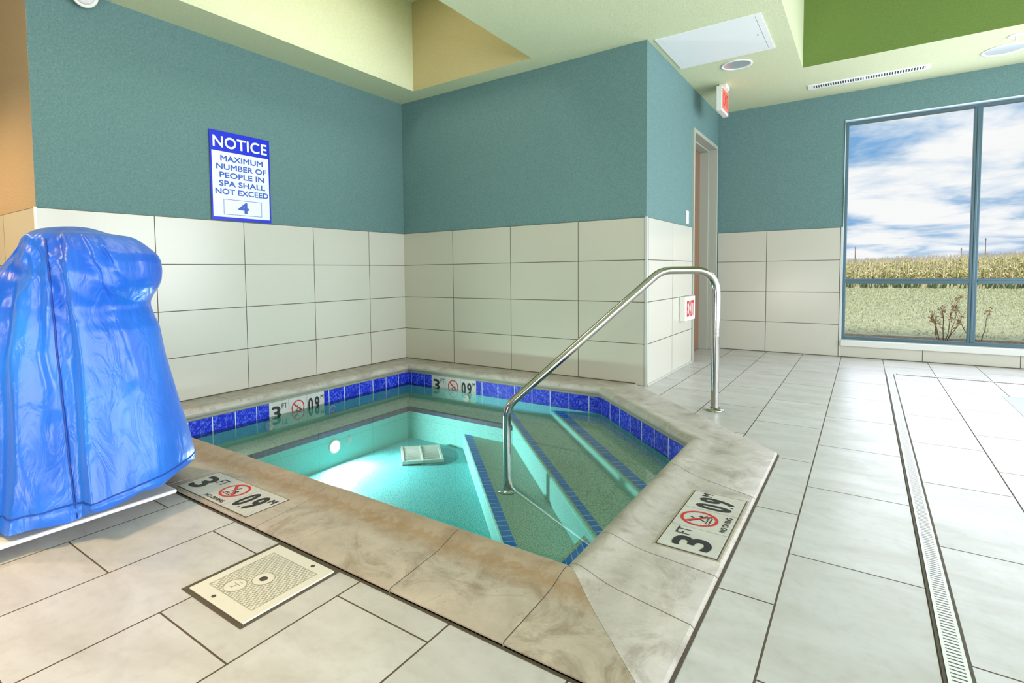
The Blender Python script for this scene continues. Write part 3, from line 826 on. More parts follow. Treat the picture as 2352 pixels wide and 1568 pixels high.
# ------------------------------------------------------------------ ceiling fittings
ap = thing('access_panel', 'square white ceiling access panel beside the pillar', 'ceiling panel', (2.715, .385, H))
m = MB()
x0, x1, y0, y1 = 2.385, 3.045, .045, .730; w_ = .035
for q in ((x0, y0, x1, y0+w_), (x0, y1-w_, x1, y1), (x0, y0+w_, x0+w_, y1-w_), (x1-w_, y0+w_, x1, y1-w_)): m.box(q[0], q[1], H-.006, q[2], q[3], H-.0003)
obj('panel_frame', m, M_WHITE, ap)
m = MB(); m.box(x0+w_+.003, y0+w_+.003, H-.005, x1-w_-.003, y1-w_-.003, H-.0005); obj('panel_door', m, M_WHITE, ap)
m = MB(); m.lathe([(.006, 0), (.006, .002), (.0001, .002)], frameM((x1-w_-.03, .40, H-.005), (1, 0, 0), (0, -1, 0)), 12); obj('panel_latch', m, M_GREYD, ap)
def downlight(c, r, label):
    g = thing('recessed_downlight', label, 'ceiling light', (c[0], c[1], H), 'recessed downlights in the green ceiling')
    T = Matrix.Translation((c[0], c[1], H))
    m = MB(); m.lathe([(r, .004), (r+.014, 0), (r+.014, -.005), (r, -.006), (r-.006, .0)], T, 40); obj('trim_ring', m, M_WHITE, g)
    m = MB(); m.lathe([(r-.004, -.001), (r*.93, .03), (r*.78, .08), (r*.62, .12)], T, 40)
    obj('reflector', m, M_CHROME, g)
    m = MB(); m.lathe([(r*.64, .118), (r*.3, .112), (.0001, .11)], T, 32); obj('lamp_lens', m, emis('downlight_lens_%s' % r, (1, .97, .92, 1), 3.0), g)
downlight(DL[0], .1, 'recessed ceiling downlight just behind the white access panel')
downlight(DL[1], .12, 'recessed ceiling downlight over the window at the picture edge')
# slot diffuser
def slot_mat(name, per_, half, a, b, axis_u=0):
    n = N(name); u = n.sep(n.coord('UV'))
    fr = n.math('FRACT', n.math('DIVIDE', u[0], per_)); dd = n.math('ABSOLUTE', n.math('SUBTRACT', fr, .5))
    g = n.math('MULTIPLY', n.math('LESS_THAN', dd, half), n.math('LESS_THAN', n.math('ABSOLUTE', u[1]), 1.0))
    n.bsdf(n.mix(g, a, b), .4)
    n.bump(n.math('SUBTRACT', 1.0, g), .6, .003)
    return n.m
df = thing('air_diffuser', 'long white linear air vent in the ceiling beside the window wall', 'air vent', (3.58, 1.92, H))
x0, x1, y0, y1 = 3.165, 4.0, 1.865, 1.995
m = MB(); 
for q in ((x0, y0, x1, y0+.02), (x0, y1-.02, x1, y1), (x0, y0+.02, x0+.03, y1-.02), (x1-.03, y0+.02, x1, y1-.02)): m.box(q[0], q[1], H-.008, q[2], q[3], H-.0003)
obj('diffuser_frame', m, M_WHITE, df)
m = MB(); m.box(x0+.03, y0+.02, H-.002, x1-.03, y1-.02, H-.0005); obj('diffuser_throat', m, M_BLACK, df)
m = MB()
for k in range(44):
    x = x0+.036 + k*(x1-x0-.072)/43
    if k == 21: m.box(x-.008, y0+.02, H-.007, x+.008, y1-.02, H-.001)
    else: m.box(x-.0038, y0+.02, H-.0075, x+.0038, y1-.02, H-.001)
obj('diffuser_blades', m, M_WHITE, df)
# sprinkler
sp = thing('sprinkler_head', 'small white fire sprinkler in the ceiling near the downlight', 'sprinkler', (4.43, 1.56, H))
T = Matrix.Translation((4.43, 1.56, H))
m = MB(); m.lathe([(.045, 0), (.043, -.006), (.02, -.010), (.018, -.004)], T, 28); obj('escutcheon', m, M_WHITE, sp)
m = MB(); m.tube([(4.43, 1.56, H), (4.43, 1.56, H-.035)], .005, 10); m.lathe([(.014, -.035), (.014, -.038), (.0001, -.038)], T, 16); obj('deflector', m, M_WHITEP, sp)
# emergency light
em = thing('emergency_light', 'twin head emergency light high on the teal wall under the ceiling', 'emergency light', (0, -2.68, 2.44))
m = MB(); m.box(-TS+.0005, -2.86, 2.425, .05, -2.62, H-.003); obj('housing', m, M_WHITEP, em, bevel=.006)
for yc in (-2.655, -2.845):
    dirv = Vector((.8, -.35, -.45)).normalized(); ax = dirv.cross(Vector((0, 0, 1))).normalized(); ay = ax.cross(dirv)
    c = Vector((.075, yc, 2.415 if yc > -2.7 else 2.44)); Me = frameM(c, ax, ay); Me = Matrix.Translation(c) @ Matrix((ax, ay, dirv)).transposed().to_4x4()
    m = MB(); m.lathe([(.02, -.045), (.05, -.035), (.066, 0), (.066, .012), (.060, .014)], Me, 36); hd = obj('lamp_head', m, M_WHITEP, em)
    m = MB(); m.lathe([(.060, .010), (.04, .018), (.0001, .021)], Me, 36); obj('lamp_lens', m, M_EMLENS, hd)

# ------------------------------------------------------------------ floor drains and lids
def drain_strip(x0, y0, x1, y1, label, along):
    g = thing('channel_drain', label, 'channel drain', ((x0+x1)/2, (y0+y1)/2, 0), 'slotted channel drains in the tile floor')
    e = .007
    m = MB(); m.box(x0-e, y0-e, .0002, x1+e, y1+e, .0012); obj('grout_edge', m, M_DARKJ, g)
    m = MB()
    if along == 1: uv = [(y0, 1), (y0, -1), (y1, -1), (y1, 1)]; uv = [(y0, -1.5), (y0, 1.5), (y1, 1.5), (y1, -1.5)]
    else: uv = [(x0, -1.5), (x1, -1.5), (x1, 1.5), (x0, 1.5)]
    m.face([(x0, y0, .0024), (x1, y0, .0024), (x1, y1, .0024), (x0, y1, .0024)], uv)
    obj('slotted_cover', m, M_SLOT, g, norm=False)
M_SLOT = slot_mat('white_slotted_drain_cover', .0127*1.02, .17, lin(222, 222, 218), lin(66, 66, 66))
drain_strip(3.762, -6.0, 3.801, 1.50, 'long white slotted drain running between floor tiles toward the camera', 1)
drain_strip(3.83, 1.495, 6.2, 1.522, 'thin slotted drain running parallel to the window wall', 0)
# teal floor panel at the right edge
m = MB(); m.box(4.338, -.3, 0.0002, 5.6, .935, .0016); o = obj('floor_inset', m, plain('slate_teal_glazed_panel', lin(84, 116, 126), .25, bump=(8, .1, .003))); tag(o, 'glossy grey teal floor inset at the right edge near the window', 'floor panel')

lid = thing('skimmer_lid', 'weathered square white skimmer lid set in the floor beside the coping', 'skimmer lid', (2.29, -3.07, 0))
m = MB(); m.box(2.150, -3.224, .0002, 2.434, -2.913, .0014); obj('lid_gap', m, M_DARKJ, lid)
m = MB(); m.box(2.168, -3.212, .0014, 2.426, -2.932, .006); pl = obj('lid_plate', m, M_LID, lid, bevel=.002)
m = MB(); x0, x1, y0, y1 = 2.198, 2.398, -3.172, -2.972
Mi = Matrix.Identity(4); zz = .0066
def inside(x, y): return x0 < x < x1 and y0 < y < y1 and (x-2.297)**2+(y+3.072)**2 > .03**2 and (x-2.262)**2+(y+3.135)**2 > .03**2
def hatch(ang, sp_, w):
    d = Vector((math.cos(ang), math.sin(ang))); nn = Vector((-d.y, d.x)); c = Vector(((x0+x1)/2, (y0+y1)/2))
    k = -12
    while k <= 12:
        run = None
        for j in range(-80, 81):
            p = c + nn*(k*sp_) + d*(j*.002)
            if inside(p.x, p.y):
                if run is None: run = p
                last = p
            elif run is not None:
                if (last-run).length > .004: stroke(m, [run, last], w, Mi, zz)
                run = None
        k += 1
hatch(math.radians(60), .0095, .0012); hatch(math.radians(120), .0095, .0012)
stroke(m, [(x0, y0), (x1, y0), (x1, y1), (x0, y1), (x0, y0)], .0014, Mi, zz)
circle_ring(m, 2.297, -3.072, .029, .031, Mi, zz); circle_ring(m, 2.262, -3.135, .029, .031, Mi, zz)
stroke(m, [(2.25, -3.128), (2.275, -3.128)], .002, Mi, zz); stroke(m, [(2.262, -3.128), (2.262, -3.145), (2.252, -3.145)], .002, Mi, zz); stroke(m, [(2.256, -3.118), (2.27, -3.118)], .002, Mi, zz)
obj('grip_pattern', m, M_HATCH, pl, norm=False)
m = MB()
for cx_, cy_, r_ in ((2.297, -3.072, .011), (2.355, -2.952, .006), (2.262, -3.195, .006)):
    m.lathe([(r_, .0061), (r_, .0068), (.0001, .0068)], Matrix.Translation((cx_, cy_, 0)), 20)
    obj('screw_hole', m, M_GREYD, pl); m = MB()

# ------------------------------------------------------------------ pool lift under its blue cover
CY, CP = -.6373, 0
FW = Vector((math.sin(CY), math.cos(CY), 0)); RT = Vector((math.cos(CY), -math.sin(CY), 0)); CAM = Vector((3.6102, -3.9027, .841))
lift = thing('pool_lift', 'pool lift draped in a creased bright blue cover beside the spa', 'pool lift', (1.1, -3.35, 0))
m = MB(); m.box(.35, -3.95, .036, 1.572, -2.955, .050); obj('base_plate', m, M_WHITE, lift, bevel=.006)
m = MB(); m.box(.45, -3.85, .0, 1.38, -3.05, .037); obj('base_foot', m, M_GREYD, lift)
m = MB(); m.tube([(1.22, -3.2, .045), (1.22, -3.2, .80)], .06, 20); obj('mast', m, M_WHITEP, lift)
D0 = 1.98; UC = D0*(-1066.3)/1243.7
# level: z, left edge, right edge (metres across, from the mast line), depth half width, depth shift, power
def PX(px): return D0*(px-1066.3)/1243.7
NOTCH = [(.66, 0), (.70, 10), (.725, 22), (.745, 25), (.77, 18), (.80, 6), (.83, 0)]
LEV = [(0.052, PX(-240), PX(392), .375, .0, .80), (.10, PX(-242), PX(402), .365, .0, .80), (.17, PX(-235), PX(402), .335, .0, .82), (.25, PX(-212), PX(396), .31, .0, .85), (.33, PX(-190), PX(386), .285, 0, .88),
       (.45, PX(-150), PX(370), .255, 0, .9), (.55, PX(-118), PX(356), .235, 0, .92), (.625, PX(-98), PX(350), .22, 0, .92), (.69, PX(-78), PX(343), .21, 0, .92), (.72, PX(-62), PX(346), .205, 0, .9),
       (.745, PX(-52), PX(349), .20, 0, .9), (.775, PX(-38), PX(352), .20, 0, .9), (.81, PX(-12), PX(354), .195, 0, .85), (.86, PX(28), PX(358), .185, 0, .85), (.895, PX(50), PX(357), .175, 0, .85),
       (.921, PX(65), PX(350), .165, 0, .85), (.945, PX(76), PX(333), .155, 0, .85), (.969, PX(88), PX(314), .14, 0, .85), (.984, PX(96), PX(300), .125, 0, .88), (.990, PX(101), PX(288), .115, 0, .9), (.997, PX(107), PX(250), .10, 0, .95), (1.012, PX(124), PX(224), .075, 0, 1), (1.020, PX(145), PX(208), .04, 0, 1), (1.022, PX(168), PX(192), .012, 0, 1)]
def lev(z):
    if z <= LEV[0][0]: return LEV[0]
    for a, b in zip(LEV, LEV[1:]):
        if z <= b[0]:
            t = (z-a[0])/(b[0]-a[0]); return tuple(a[i]+(b[i]-a[i])*t for i in range(6))
    return LEV[-1]
# fold lines: list of ((px,py) points) followed as ridges (+) or valleys (-) ; expressed in u (across) and z
def PZ(py, d=1.78): return .841 + d*((688-py)/1243.7 - .0505)
FOLDS = [  # (amp, width, [(u,z)...])
    (.030, .035, [(PX(192), 1.01), (PX(205), .85), (PX(215), .65), (PX(228), .4), (PX(235), .1)]),
    (-.030, .032, [(PX(170), .99), (PX(165), .85), (PX(172), .6), (PX(170), .3), (PX(165), .08)]),
    (-.032, .026, [(PX(212), .99), (PX(238), .86), (PX(262), .75), (PX(286), .62), (PX(300), .5)]),
    (.030, .022, [(PX(228), .99), (PX(262), .86), (PX(285), .72), (PX(318), .5), (PX(352), .25), (PX(372), .08)]),
    (-.045, .018, [(PX(298), .97), (PX(316), .90), (PX(322), .82), (PX(318), .77), (PX(305), .72)]),
    (.030, .020, [(PX(258), .985), (PX(290), .9), (PX(312), .80), (PX(318), .70)]),
    (-.022, .018, [(PX(245), .98), (PX(275), .88), (PX(300), .78)]),
    (.022, .025, [(PX(140), .99), (PX(150), .9), (PX(140), .8), (PX(118), .6)]),
    (.025, .03, [(PX(95), .98), (PX(70), .8), (PX(45), .6), (PX(60), .3), (PX(90), .08)]),
    (-.022, .03, [(PX(110), .95), (PX(100), .75), (PX(88), .5), (PX(60), .2), (PX(30), .06)]),
    (-.030, .03, [(PX(60), .86), (PX(20), .7), (PX(-10), .5), (PX(-30), .1)]),
    (.022, .03, [(PX(30), .83), (PX(-30), .6), (PX(-80), .1)]),
    (-.02, .025, [(PX(335), .66), (PX(330), .5), (PX(345), .3)]),
    (.016, .02, [(PX(300), .45), (PX(285), .3), (PX(280), .1)]),
    (-.018, .02, [(PX(262), .4), (PX(268), .25), (PX(262), .1)]),
    (.014, .018, [(PX(120), .38), (PX(112), .25), (PX(100), .12)])]
TENTS = [(.075, .17, [(PX(188), 1.02), (PX(200), .85), (PX(212), .6), (PX(235), .05)]),
         (.040, .09, [(PX(290), .99), (PX(305), .85), (PX(330), .6), (PX(372), .05)]),
         (.045, .10, [(PX(112), .99), (PX(95), .8), (PX(70), .55), (PX(20), .05)])]
def fold_u(pts, z):
    pts = sorted(pts, key=lambda p: -p[1])
    if z >= pts[0][1]: return pts[0][0], max(0, 1-(z-pts[0][1])/.03)
    if z <= pts[-1][1]: return pts[-1][0], max(0, 1-(pts[-1][1]-z)/.12)
    for a, b in zip(pts, pts[1:]):
        if z >= b[1]:
            t = (a[1]-z)/(a[1]-b[1]); return a[0]+(b[0]-a[0])*t, 1.0
def cover_pt(th, z):
    zz_, L, R, b, sh, pw = lev(z)
    uc, a = (L+R)/2, (R-L)/2
    s, c = math.sin(th), math.cos(th)
    u = uc + a*math.copysign(abs(s)**pw, s); dep = -b*math.copysign(abs(c)**pw, c)     # c>0 faces the camera
    front = max(0.0, c)**.5 if c > 0 else 0
    disp = 0.0
    nt_ = 0.0
    for (za, na), (zb_, nb) in zip(NOTCH, NOTCH[1:]):
        if za <= z <= zb_: nt_ = na+(nb-na)*(z-za)/(zb_-za)
    if s > .45: u -= nt_/1243.7*D0*min(1, (s-.45)/.5)**1.5
    for amp, w, pts in FOLDS:
        fu, k = fold_u(pts, z)
        # correct for the nearer front surface
        fu2 = fu*(D0+dep)/D0
        x = (u-fu2)/w
        if abs(x) < 4: disp += 1.0*amp*k*math.exp(-abs(x/1.2)**1.7)
    for amp, w, pts in TENTS:
        fu, k = fold_u(pts, z)
        x = abs(u-fu*(D0+dep)/D0)/w
        if x < 1: disp += amp*(1-x)*min(1, .35+k)
    nz = noise.noise(Vector((u*7, z*2.2, c*2)))*.010
    for (ua, za, fr, am, sd) in ((PX(190), 1.03, 3.6, .030, 0.0), (PX(120), 1.02, 3.0, .022, 7.3), (PX(300), 1.02, 3.4, .020, 3.1)):
        du, dz = u-ua, za+.02-z
        r_ = math.hypot(du, dz); phi = math.atan2(du, max(dz, .001))
        v = noise.noise(Vector((phi*fr+sd, r_*.9, sd)))
        rid = max(0.0, 1-abs(v)*2.6)**1.3
        wgt = math.exp(-((u-ua-.25*dz*0)/.45)**2)
        disp += .55*am*(rid-.3)*min(1, r_/.22)*wgt
    disp = disp*front*min(1, b/.12) + nz*min(1, b/.1)
    dep -= disp*(1 if c > 0 else -1)*.9
    hem = 0.0
    P = CAM + RT*u + FW*(D0+dep)
    return Vector((P.x, P.y, z))
NT, NZ = 320, 180
m = MB(); rings = []
zs = [.053 + (1.022-.053)*(1-(1-i/NZ)**1.25) for i in range(NZ+1)]
for i, z in enumerate(zs):
    ring = []
    for k in range(NT):
        th = 2*math.pi*k/NT
        p = cover_pt(th, z)
        if i < 12:     # wavy hem
            p.z += (.005*math.sin(th*17) + .007*math.sin(th*7+1) + .013)*(1-i/12)
            s = math.sin(th)
            p.z += max(0, s)**2*.045*(1-i/12)
        ring.append(m.bm.verts.new(p))
    rings.append(ring)
for A, B in zip(rings, rings[1:]):
    for k in range(NT):
        f = m.bm.faces.new((A[k], A[(k+1) % NT], B[(k+1) % NT], B[k])); f.smooth = True
m.bm.faces.new(rings[-1])
cover = obj('fabric_cover', m, M_COVER, lift, label='creased bright blue vinyl cover')
smo = cover.modifiers.new('Smooth', 'SMOOTH'); smo.factor = .5; smo.iterations = 6
sm = MB(); pts = []
def th_for(px, z):
    best = None
    for k in range(-160, 161):
        th = math.pi/2*k/160*.98; p = cover_pt(th, z); d = p-CAM; x = 1066.3+1243.7*d.dot(RT)/d.dot(FW)
        if best is None or abs(x-px) < best[0]: best = (abs(x-px), th)
    return best[1]
for i in range(40):
    z = .082+.885*i/39; py_t = i/39
    px = 152 + (112-152)*py_t**.8
    p = cover_pt(th_for(px, z), z); pts.append(p - FW*.002)
for _ in range(3):
    pts = [pts[0]] + [(pts[i-1]+pts[i]*2+pts[i+1])/4 for i in range(1, len(pts)-1)] + [pts[-1]]
sm.tube(pts, .0032, 6)
hp = []
for k in range(120):
    th = 2*math.pi*k/120; z = .10+max(0, math.sin(th))*.045; p = cover_pt(th, z); c = (p-(CAM+RT*UC*0+FW*D0)); hp.append(p - FW*(.0015 if math.cos(th) > 0 else -.0015))
sm.tube(hp, .0026, 6, closed=True)
obj('seam_piping', sm, M_SEAM, cover)

# ------------------------------------------------------------------ outdoors
def grass_mat():
    n = N('pale_dry_lawn'); co = n.coord()
    mp = n.n('ShaderNodeMapping'); mp.inputs['Scale'].default_value = (1, 1, 1); n.l(co, mp.inputs[0])
    f = n.noise(co, 1.2, 6, .7); g = n.noise(co, 16, 5, .75)
    c = n.mix(f, lin(158, 166, 132), lin(184, 188, 154))
    c = n.mix(n.ramp(g, [(.42, (0,0,0,1)), (.6, (1,1,1,1))]), c, lin(214, 214, 176))
    c = n.mix(n.ramp(g, [(.3, (.8,.8,.8,1)), (.42, (0,0,0,1))]), c, lin(98, 116, 72))
    n.bsdf(c, .9, 0, .1); n.bump(g, .5, .05); return n.m
m = MB(); m.face([(-60, D+WT, -.03), (90, D+WT, -.03), (90, 26, -.03), (-60, 26, -.03)])
o = obj('ground', m, grass_mat(), norm=False); o['kind'] = 'structure'
def soil():
    n = N('field_soil'); co = n.coord(); f = n.noise(co, 3, 5, .7); n.bsdf(n.mix(f, lin(110, 96, 66), lin(150, 136, 96)), .95, 0, .1); return n.m
m = MB(); m.face([(-200, 26, -.035), (300, 26, -.035), (300, 320, .6), (-200, 320, .6)])
o = obj('ground', m, soil(), norm=False); o['kind'] = 'structure'
m = MB(); m.box(2.0, D+WT+.02, -.03, 9, 4.75, -.02); 
def mulch():
    n = N('bark_mulch'); co = n.coord(); f = n.noise(co, 30, 6, .75); n.bsdf(n.mix(n.ramp(f, [(.35, (0,0,0,1)), (.65, (1,1,1,1))]), lin(96, 76, 62), lin(190, 178, 158)), .95, 0, .1); n.bump(f, .8, .03); return n.m
o = obj('ground', m, mulch()); o['kind'] = 'structure'
M_CORN = [plain('corn_dry_tan', lin(228, 214, 178), .9), plain('corn_yellow_green', lin(204, 200, 134), .9), plain('corn_dark_green', lin(146, 156, 96), .9), plain('corn_tassel', lin(176, 162, 142), .9)]
m = MB(); rnd = random.Random(3)
for k in range(13000):
    r = rnd.random(); y = 27 + 12*r**1.3; x = -6 + 30*rnd.random()
    h = (1.02 + .22*rnd.random() + .03*(x-3))*(.85+.15*min(1, (y-26)/6))
    if y < 28: h *= .55 + .3*rnd.random()
    m.mi = rnd.choice([0, 0, 0, 1, 1, 2])
    a = rnd.random()*math.pi; dx, dy = math.cos(a)*.012, math.sin(a)*.012
    m.face([(x-dx, y-dy, -.03), (x+dx, y+dy, -.03), (x+dx*.5, y+dy*.5, h), (x-dx*.5, y-dy*.5, h)])
    for j in range(4):
        a = rnd.random()*2*math.pi; zz_ = h*(.2+.7*rnd.random()); L = .13+.15*rnd.random(); c_, s_ = math.cos(a), math.sin(a)
        m.mi = rnd.choice([0, 0, 1, 1, 2])
        m.face([(x, y, zz_), (x+c_*L*.5-s_*.02, y+s_*L*.5+c_*.02, zz_+.08), (x+c_*L, y+s_*L, zz_-.04), (x+c_*L*.5+s_*.02, y+s_*L*.5-c_*.02, zz_+.05)])
    if rnd.random() < .5:
        m.mi = 3; q_ = rnd.uniform(-.05, .05); m.face([(x-.006, y, h), (x+.006, y, h), (x+q_+.008, y, h+.15), (x+q_, y, h+.17)])
tag(obj('corn_field', m, M_CORN, norm=False), 'dry standing corn field beyond the lawn outside the window', 'corn', kind='stuff')
def tuft_row():
    m = MB(); r = random.Random(5)
    for k in range(5000):
        x = -6+24*r.random(); y = 24.2+2.4*r.random(); h = .12+.22*r.random(); a = r.random()*3.14
        dx, dy = math.cos(a)*.05, math.sin(a)*.05; m.mi = r.choice([0, 0, 1])
        m.face([(x-dx, y-dy, -.03), (x+dx, y+dy, -.03), (x+dx*.3+.05*r.random(), y+dy*.3, h)])
    return m
tag(obj('field_edge_grass', tuft_row(), [plain('weeds_grey_green', lin(84, 100, 70), .9), plain('weeds_straw', lin(196, 190, 150), .9)], norm=False), 'dark tufty grass strip along the near edge of the corn', 'grass', kind='stuff')
def lawn():
    m = MB(); r = random.Random(9)
    for k in range(42000):
        y = 5.0+20*r.random()**.8; x = 2.2+(y*.62+3)*r.random()*.9; h = (.016+.02*r.random())*(1+y*.025); a = r.random()*3.14; w_ = .003+.0007*y
        dx, dy = math.cos(a)*w_, math.sin(a)*w_; m.mi = r.choice([0, 0, 1, 2])  # each blade takes sage
        m.face([(x-dx, y-dy, -.03), (x+dx, y+dy, -.03), (x+dx*.2+.03*r.uniform(-1, 1), y+dy*.2, -.03+h)])
    return m
tag(obj('lawn_grass', lawn(), [plain('grass_sage', lin(178, 184, 150), .9), plain('grass_straw', lin(212, 210, 178), .9), plain('grass_darker_green', lin(140, 150, 114), .9)], norm=False), 'short pale dry grass of the lawn outside the window', 'grass', kind='stuff')
M_POLE = plain('weathered_pole_wood', lin(120, 110, 106), .9)
for (x, y, h), lb in zip(((1.3, 181.6, 6.6), (24.9, 199, 6.0), (30.3, 203.3, 8.6)), ('distant utility pole seen at the far left of the window', 'shorter distant utility pole just left of the window mullion', 'tallest distant utility pole just right of the window mullion')):
    g = thing('utility_pole', lb, 'utility pole', (x, y, 0), 'utility poles beyond the corn field')
    m = MB(); m.tube([(x, y, -.2), (x, y, h)], [.15, .10], 10); obj('pole', m, M_POLE, g)
    m = MB(); m.box(x-.22, y-.06, h-.5, x+.22, y+.06, h-.40); obj('crossarm', m, M_POLE, g)
# dead shrub
def shrub(x, y, stems, label, seed, ht):
    r = random.Random(seed); m = MB(); lf = MB()
    def twig(p, d, L, rad, depth):
        pts = [p]; q = p.copy()
        for i in range(5):
            d = (d + Vector((r.uniform(-.22, .22), r.uniform(-.22, .22), r.uniform(-.02, .18)))).normalized(); q = q + d*L/5; pts.append(q.copy())
        m.tube(pts, [rad*(1-.13*i) for i in range(6)], 5)
        for i in range(2, 6):
            for j in range(2 if depth else 1):
                if depth < 2 and r.random() < .5: twig(pts[i], (d+Vector((r.uniform(-.9, .9), r.uniform(-.9, .9), .2))).normalized(), L*.38, rad*.6, depth+1)
            if r.random() < .45:
                c = pts[i]+Vector((r.uniform(-.02, .02), r.uniform(-.02, .02), r.uniform(0, .02))); s = .010+.012*r.random()
                a = Vector((r.uniform(-1, 1), r.uniform(-1, 1), r.uniform(-1, 1))).normalized()*s; b = a.orthogonal().normalized()*s*.6
                lf.face([c-a, c+b, c+a, c-b])
    for k in range(stems):
        a = 2*math.pi*k/stems + r.random(); sp_ = .25+.35*r.random()
        twig(Vector((x+.05*math.cos(a), y+.05*math.sin(a), -.02)), Vector((math.cos(a)*sp_, math.sin(a)*sp_*.5, 1)).normalized(), ht*(.7+.4*r.random()), .0052, 0)
    g = thing('dead_shrub', label, 'shrub', (x, y, -.02), 'bare shrubs outside the window')
    obj('stems', m, plain('bare_twig_bark', lin(150, 116, 86), .9), g); obj('withered_leaves', lf, plain('withered_leaf', lin(196, 150, 104), .9), g, norm=False)
shrub(4.36, 4.55, 8, 'bare brown shrub left of the window mullion', 11, .37)
shrub(4.66, 4.65, 3, 'small bare twiggy shrub at the window mullion', 4, .36)

# ------------------------------------------------------------------ world
w = bpy.data.worlds.new('World'); SC.world = w; w.use_nodes = True
nt = w.node_tree; nt.nodes.clear()
def wn_(t): return nt.nodes.new(t)
out = wn_('ShaderNodeOutputWorld'); bg = wn_('ShaderNodeBackground'); tc = wn_('ShaderNodeTexCoord')
sp_ = wn_('ShaderNodeSeparateXYZ'); nt.links.new(tc.outputs['Generated'], sp_.inputs[0])
def wm(op, a, b=None):
    x = wn_('ShaderNodeMath'); x.operation = op
    for i, v in enumerate((a, b)):
        if v is None: continue
        if hasattr(v, 'links'): nt.links.new(v, x.inputs[i])
        else: x.inputs[i].default_value = v
    return x.outputs[0]
den = wm('ADD', wm('MAXIMUM', sp_.outputs[2], 0.0), .16)
cx_ = wm('DIVIDE', sp_.outputs[0], den); cy_ = wm('DIVIDE', sp_.outputs[1], den)
cb_ = wn_('ShaderNodeCombineXYZ'); nt.links.new(cx_, cb_.inputs[0]); nt.links.new(cy_, cb_.inputs[1])
nz = wn_('ShaderNodeTexNoise'); nz.inputs['Scale'].default_value = 1.9; nz.inputs['Detail'].default_value = 9; nz.inputs['Roughness'].default_value = .56; nz.inputs['Distortion'].default_value = .35
nt.links.new(cb_.outputs[0], nz.inputs['Vector'])
rp_ = wn_('ShaderNodeValToRGB'); e = rp_.color_ramp.elements
e[0].position = .34; e[0].color = lin(126, 176, 226); e[1].position = .56; e[1].color = (1, 1, 1, 1)
q = e.new(.42); q.color = lin(186, 210, 236); q = e.new(.49); q.color = lin(232, 240, 250)
nt.links.new(nz.outputs['Fac'], rp_.inputs[0]); nt.links.new(rp_.outputs[0], bg.inputs[0]); bg.inputs[1].default_value = 1.0
nt.links.new(bg.outputs[0], out.inputs[0])

# ------------------------------------------------------------------ lights
def area(name, loc, rot, sx, sy, power, col=(1, 1, 1), spread=180):
    l = bpy.data.lights.new(name, 'AREA'); l.shape = 'RECTANGLE'; l.size = sx; l.size_y = sy; l.energy = power; l.color = col[:3]
    l.spread = math.radians(spread)
    o = bpy.data.objects.new(name, l); COL.objects.link(o); o.location = loc; o.rotation_euler = rot; return o
DAY = (.90, .935, 1.05)
for a, b in RW:   # daylight entering through the big windows on the right
    area('window_daylight', (XR-.02, (a+b)/2, 1.2), (0, math.radians(97), 0), 2.0, b-a, 112, DAY)
area('window_daylight', ((WX0+WX1)/2, D+.06, 1.2), (math.radians(-90), 0, 0), WX1-WX0-.1, 1.95, 30, DAY)
area('added_tray_fill', (.93, -1.45, TZ-.03), (0, 0, 0), .5, 1.6, 14, (1, .93, .84))  # unseen fill added up in the first tray to light the spa
area('added_tray_fill', (4.5, -3.2, TZ-.03), (0, 0, 0), 1.8, 3.5, 10, (.96, .98, 1.0))  # second added fill, out of sight inside the large tray
def spot(loc, power, col, size=.09, ang=120, blend=.6, rot=(0, 0, 0)):
    l = bpy.data.lights.new('ceiling_lamp', 'SPOT'); l.energy = power; l.color = col; l.shadow_soft_size = size; l.spot_size = math.radians(ang); l.spot_blend = blend
    o = bpy.data.objects.new('ceiling_lamp', l); COL.objects.link(o); o.location = loc; o.rotation_euler = rot
spot((DL[0][0], DL[0][1], H+.09), 16, (1, .96, .9)); spot((DL[1][0], DL[1][1], H+.09), 12, (1, .98, .95))
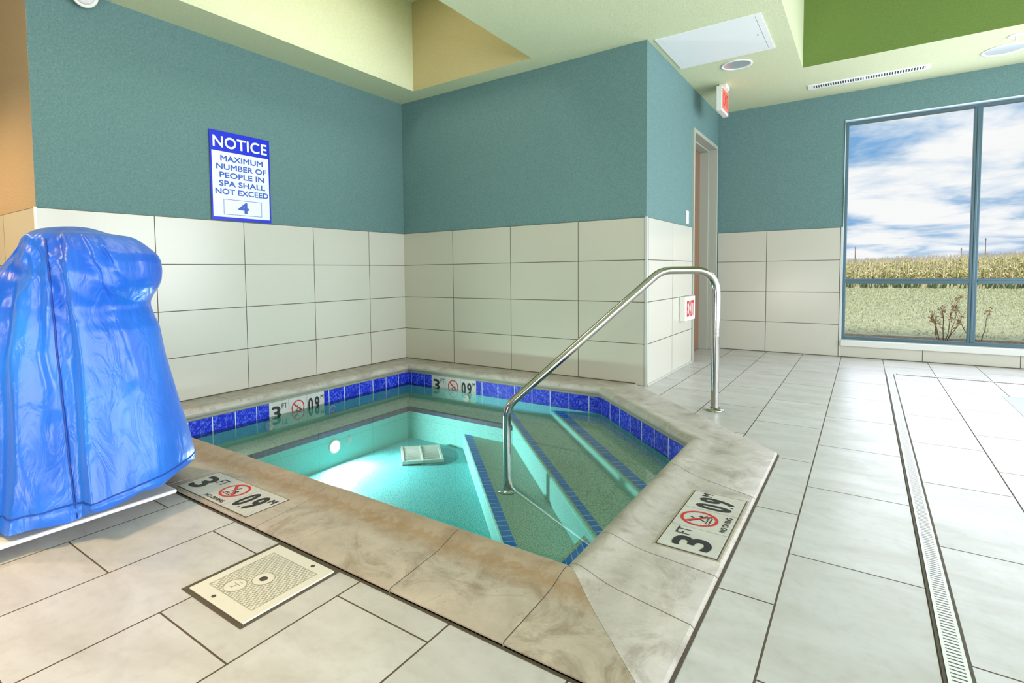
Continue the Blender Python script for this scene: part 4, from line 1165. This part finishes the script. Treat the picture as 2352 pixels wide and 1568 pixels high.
# warm lamp by the near left wall, out of view
spot((-.55, -4.1, H-.05), 185, (1, .70, .42), .12, 140)
spot((1.5, -4.4, H-.05), 215, (1, .62, .32), .2, 100)
area('added_ceiling_fill', (2.4, -5.4, .35), (math.radians(180-28), 0, math.radians(20)), 1.0, 1.0, 48, (1, .93, .88))  # unseen fill added behind the camera to brighten ceiling and upper walls
# spa lamp
l = bpy.data.lights.new('spa_lamp', 'AREA'); l.shape = 'DISK'; l.size = .10; l.energy = 22; l.color = (.9, 1, 1)
o = bpy.data.objects.new('spa_lamp', l); COL.objects.link(o); o.location = (BW+.025, -1.41, -.385); o.rotation_euler = (0, math.radians(-90), 0)

sl = bpy.data.lights.new('sun', 'SUN'); sl.energy = 2.8; sl.angle = math.radians(12); sl.color = (1, .97, .9)
so = bpy.data.objects.new('sun', sl); COL.objects.link(so); so.rotation_euler = (math.radians(52), 0, math.radians(-12))
# ------------------------------------------------------------------ camera
yaw, pitch, roll = -.6373, -.0505, -.0121
fw = Vector((math.sin(yaw), math.cos(yaw), 0)); rt = Vector((math.cos(yaw), -math.sin(yaw), 0)); up = Vector((0, 0, 1))
cp, sp2 = math.cos(pitch), math.sin(pitch); fw, up = fw*cp+up*sp2, up*cp-fw*sp2
cr, sr = math.cos(roll), math.sin(roll); rt, up = rt*cr+up*sr, up*cr-rt*sr
cd = bpy.data.cameras.new('camera'); cam = bpy.data.objects.new('camera', cd); COL.objects.link(cam)
cam.matrix_world = Matrix(((rt.x, up.x, -fw.x, CAM.x), (rt.y, up.y, -fw.y, CAM.y), (rt.z, up.z, -fw.z, CAM.z), (0, 0, 0, 1)))
cd.sensor_width = 36; cd.lens = 1243.7311/2352*36; cd.shift_x = (1176-1066.3474)/2352; cd.shift_y = (688.0091-784)/2352
cd.clip_start = .05; cd.clip_end = 1000
SC.camera = cam
SC.view_settings.view_transform = 'Standard'; SC.view_settings.look = 'None'; SC.view_settings.gamma = 1; SC.view_settings.exposure = 0
SC.view_settings.use_curve_mapping = False
SC.cycles.max_bounces = 10; SC.cycles.diffuse_bounces = 5; SC.cycles.transparent_max_bounces = 12; SC.cycles.caustics_reflective = False; SC.cycles.caustics_refractive = False
SC.cycles.use_denoising = True
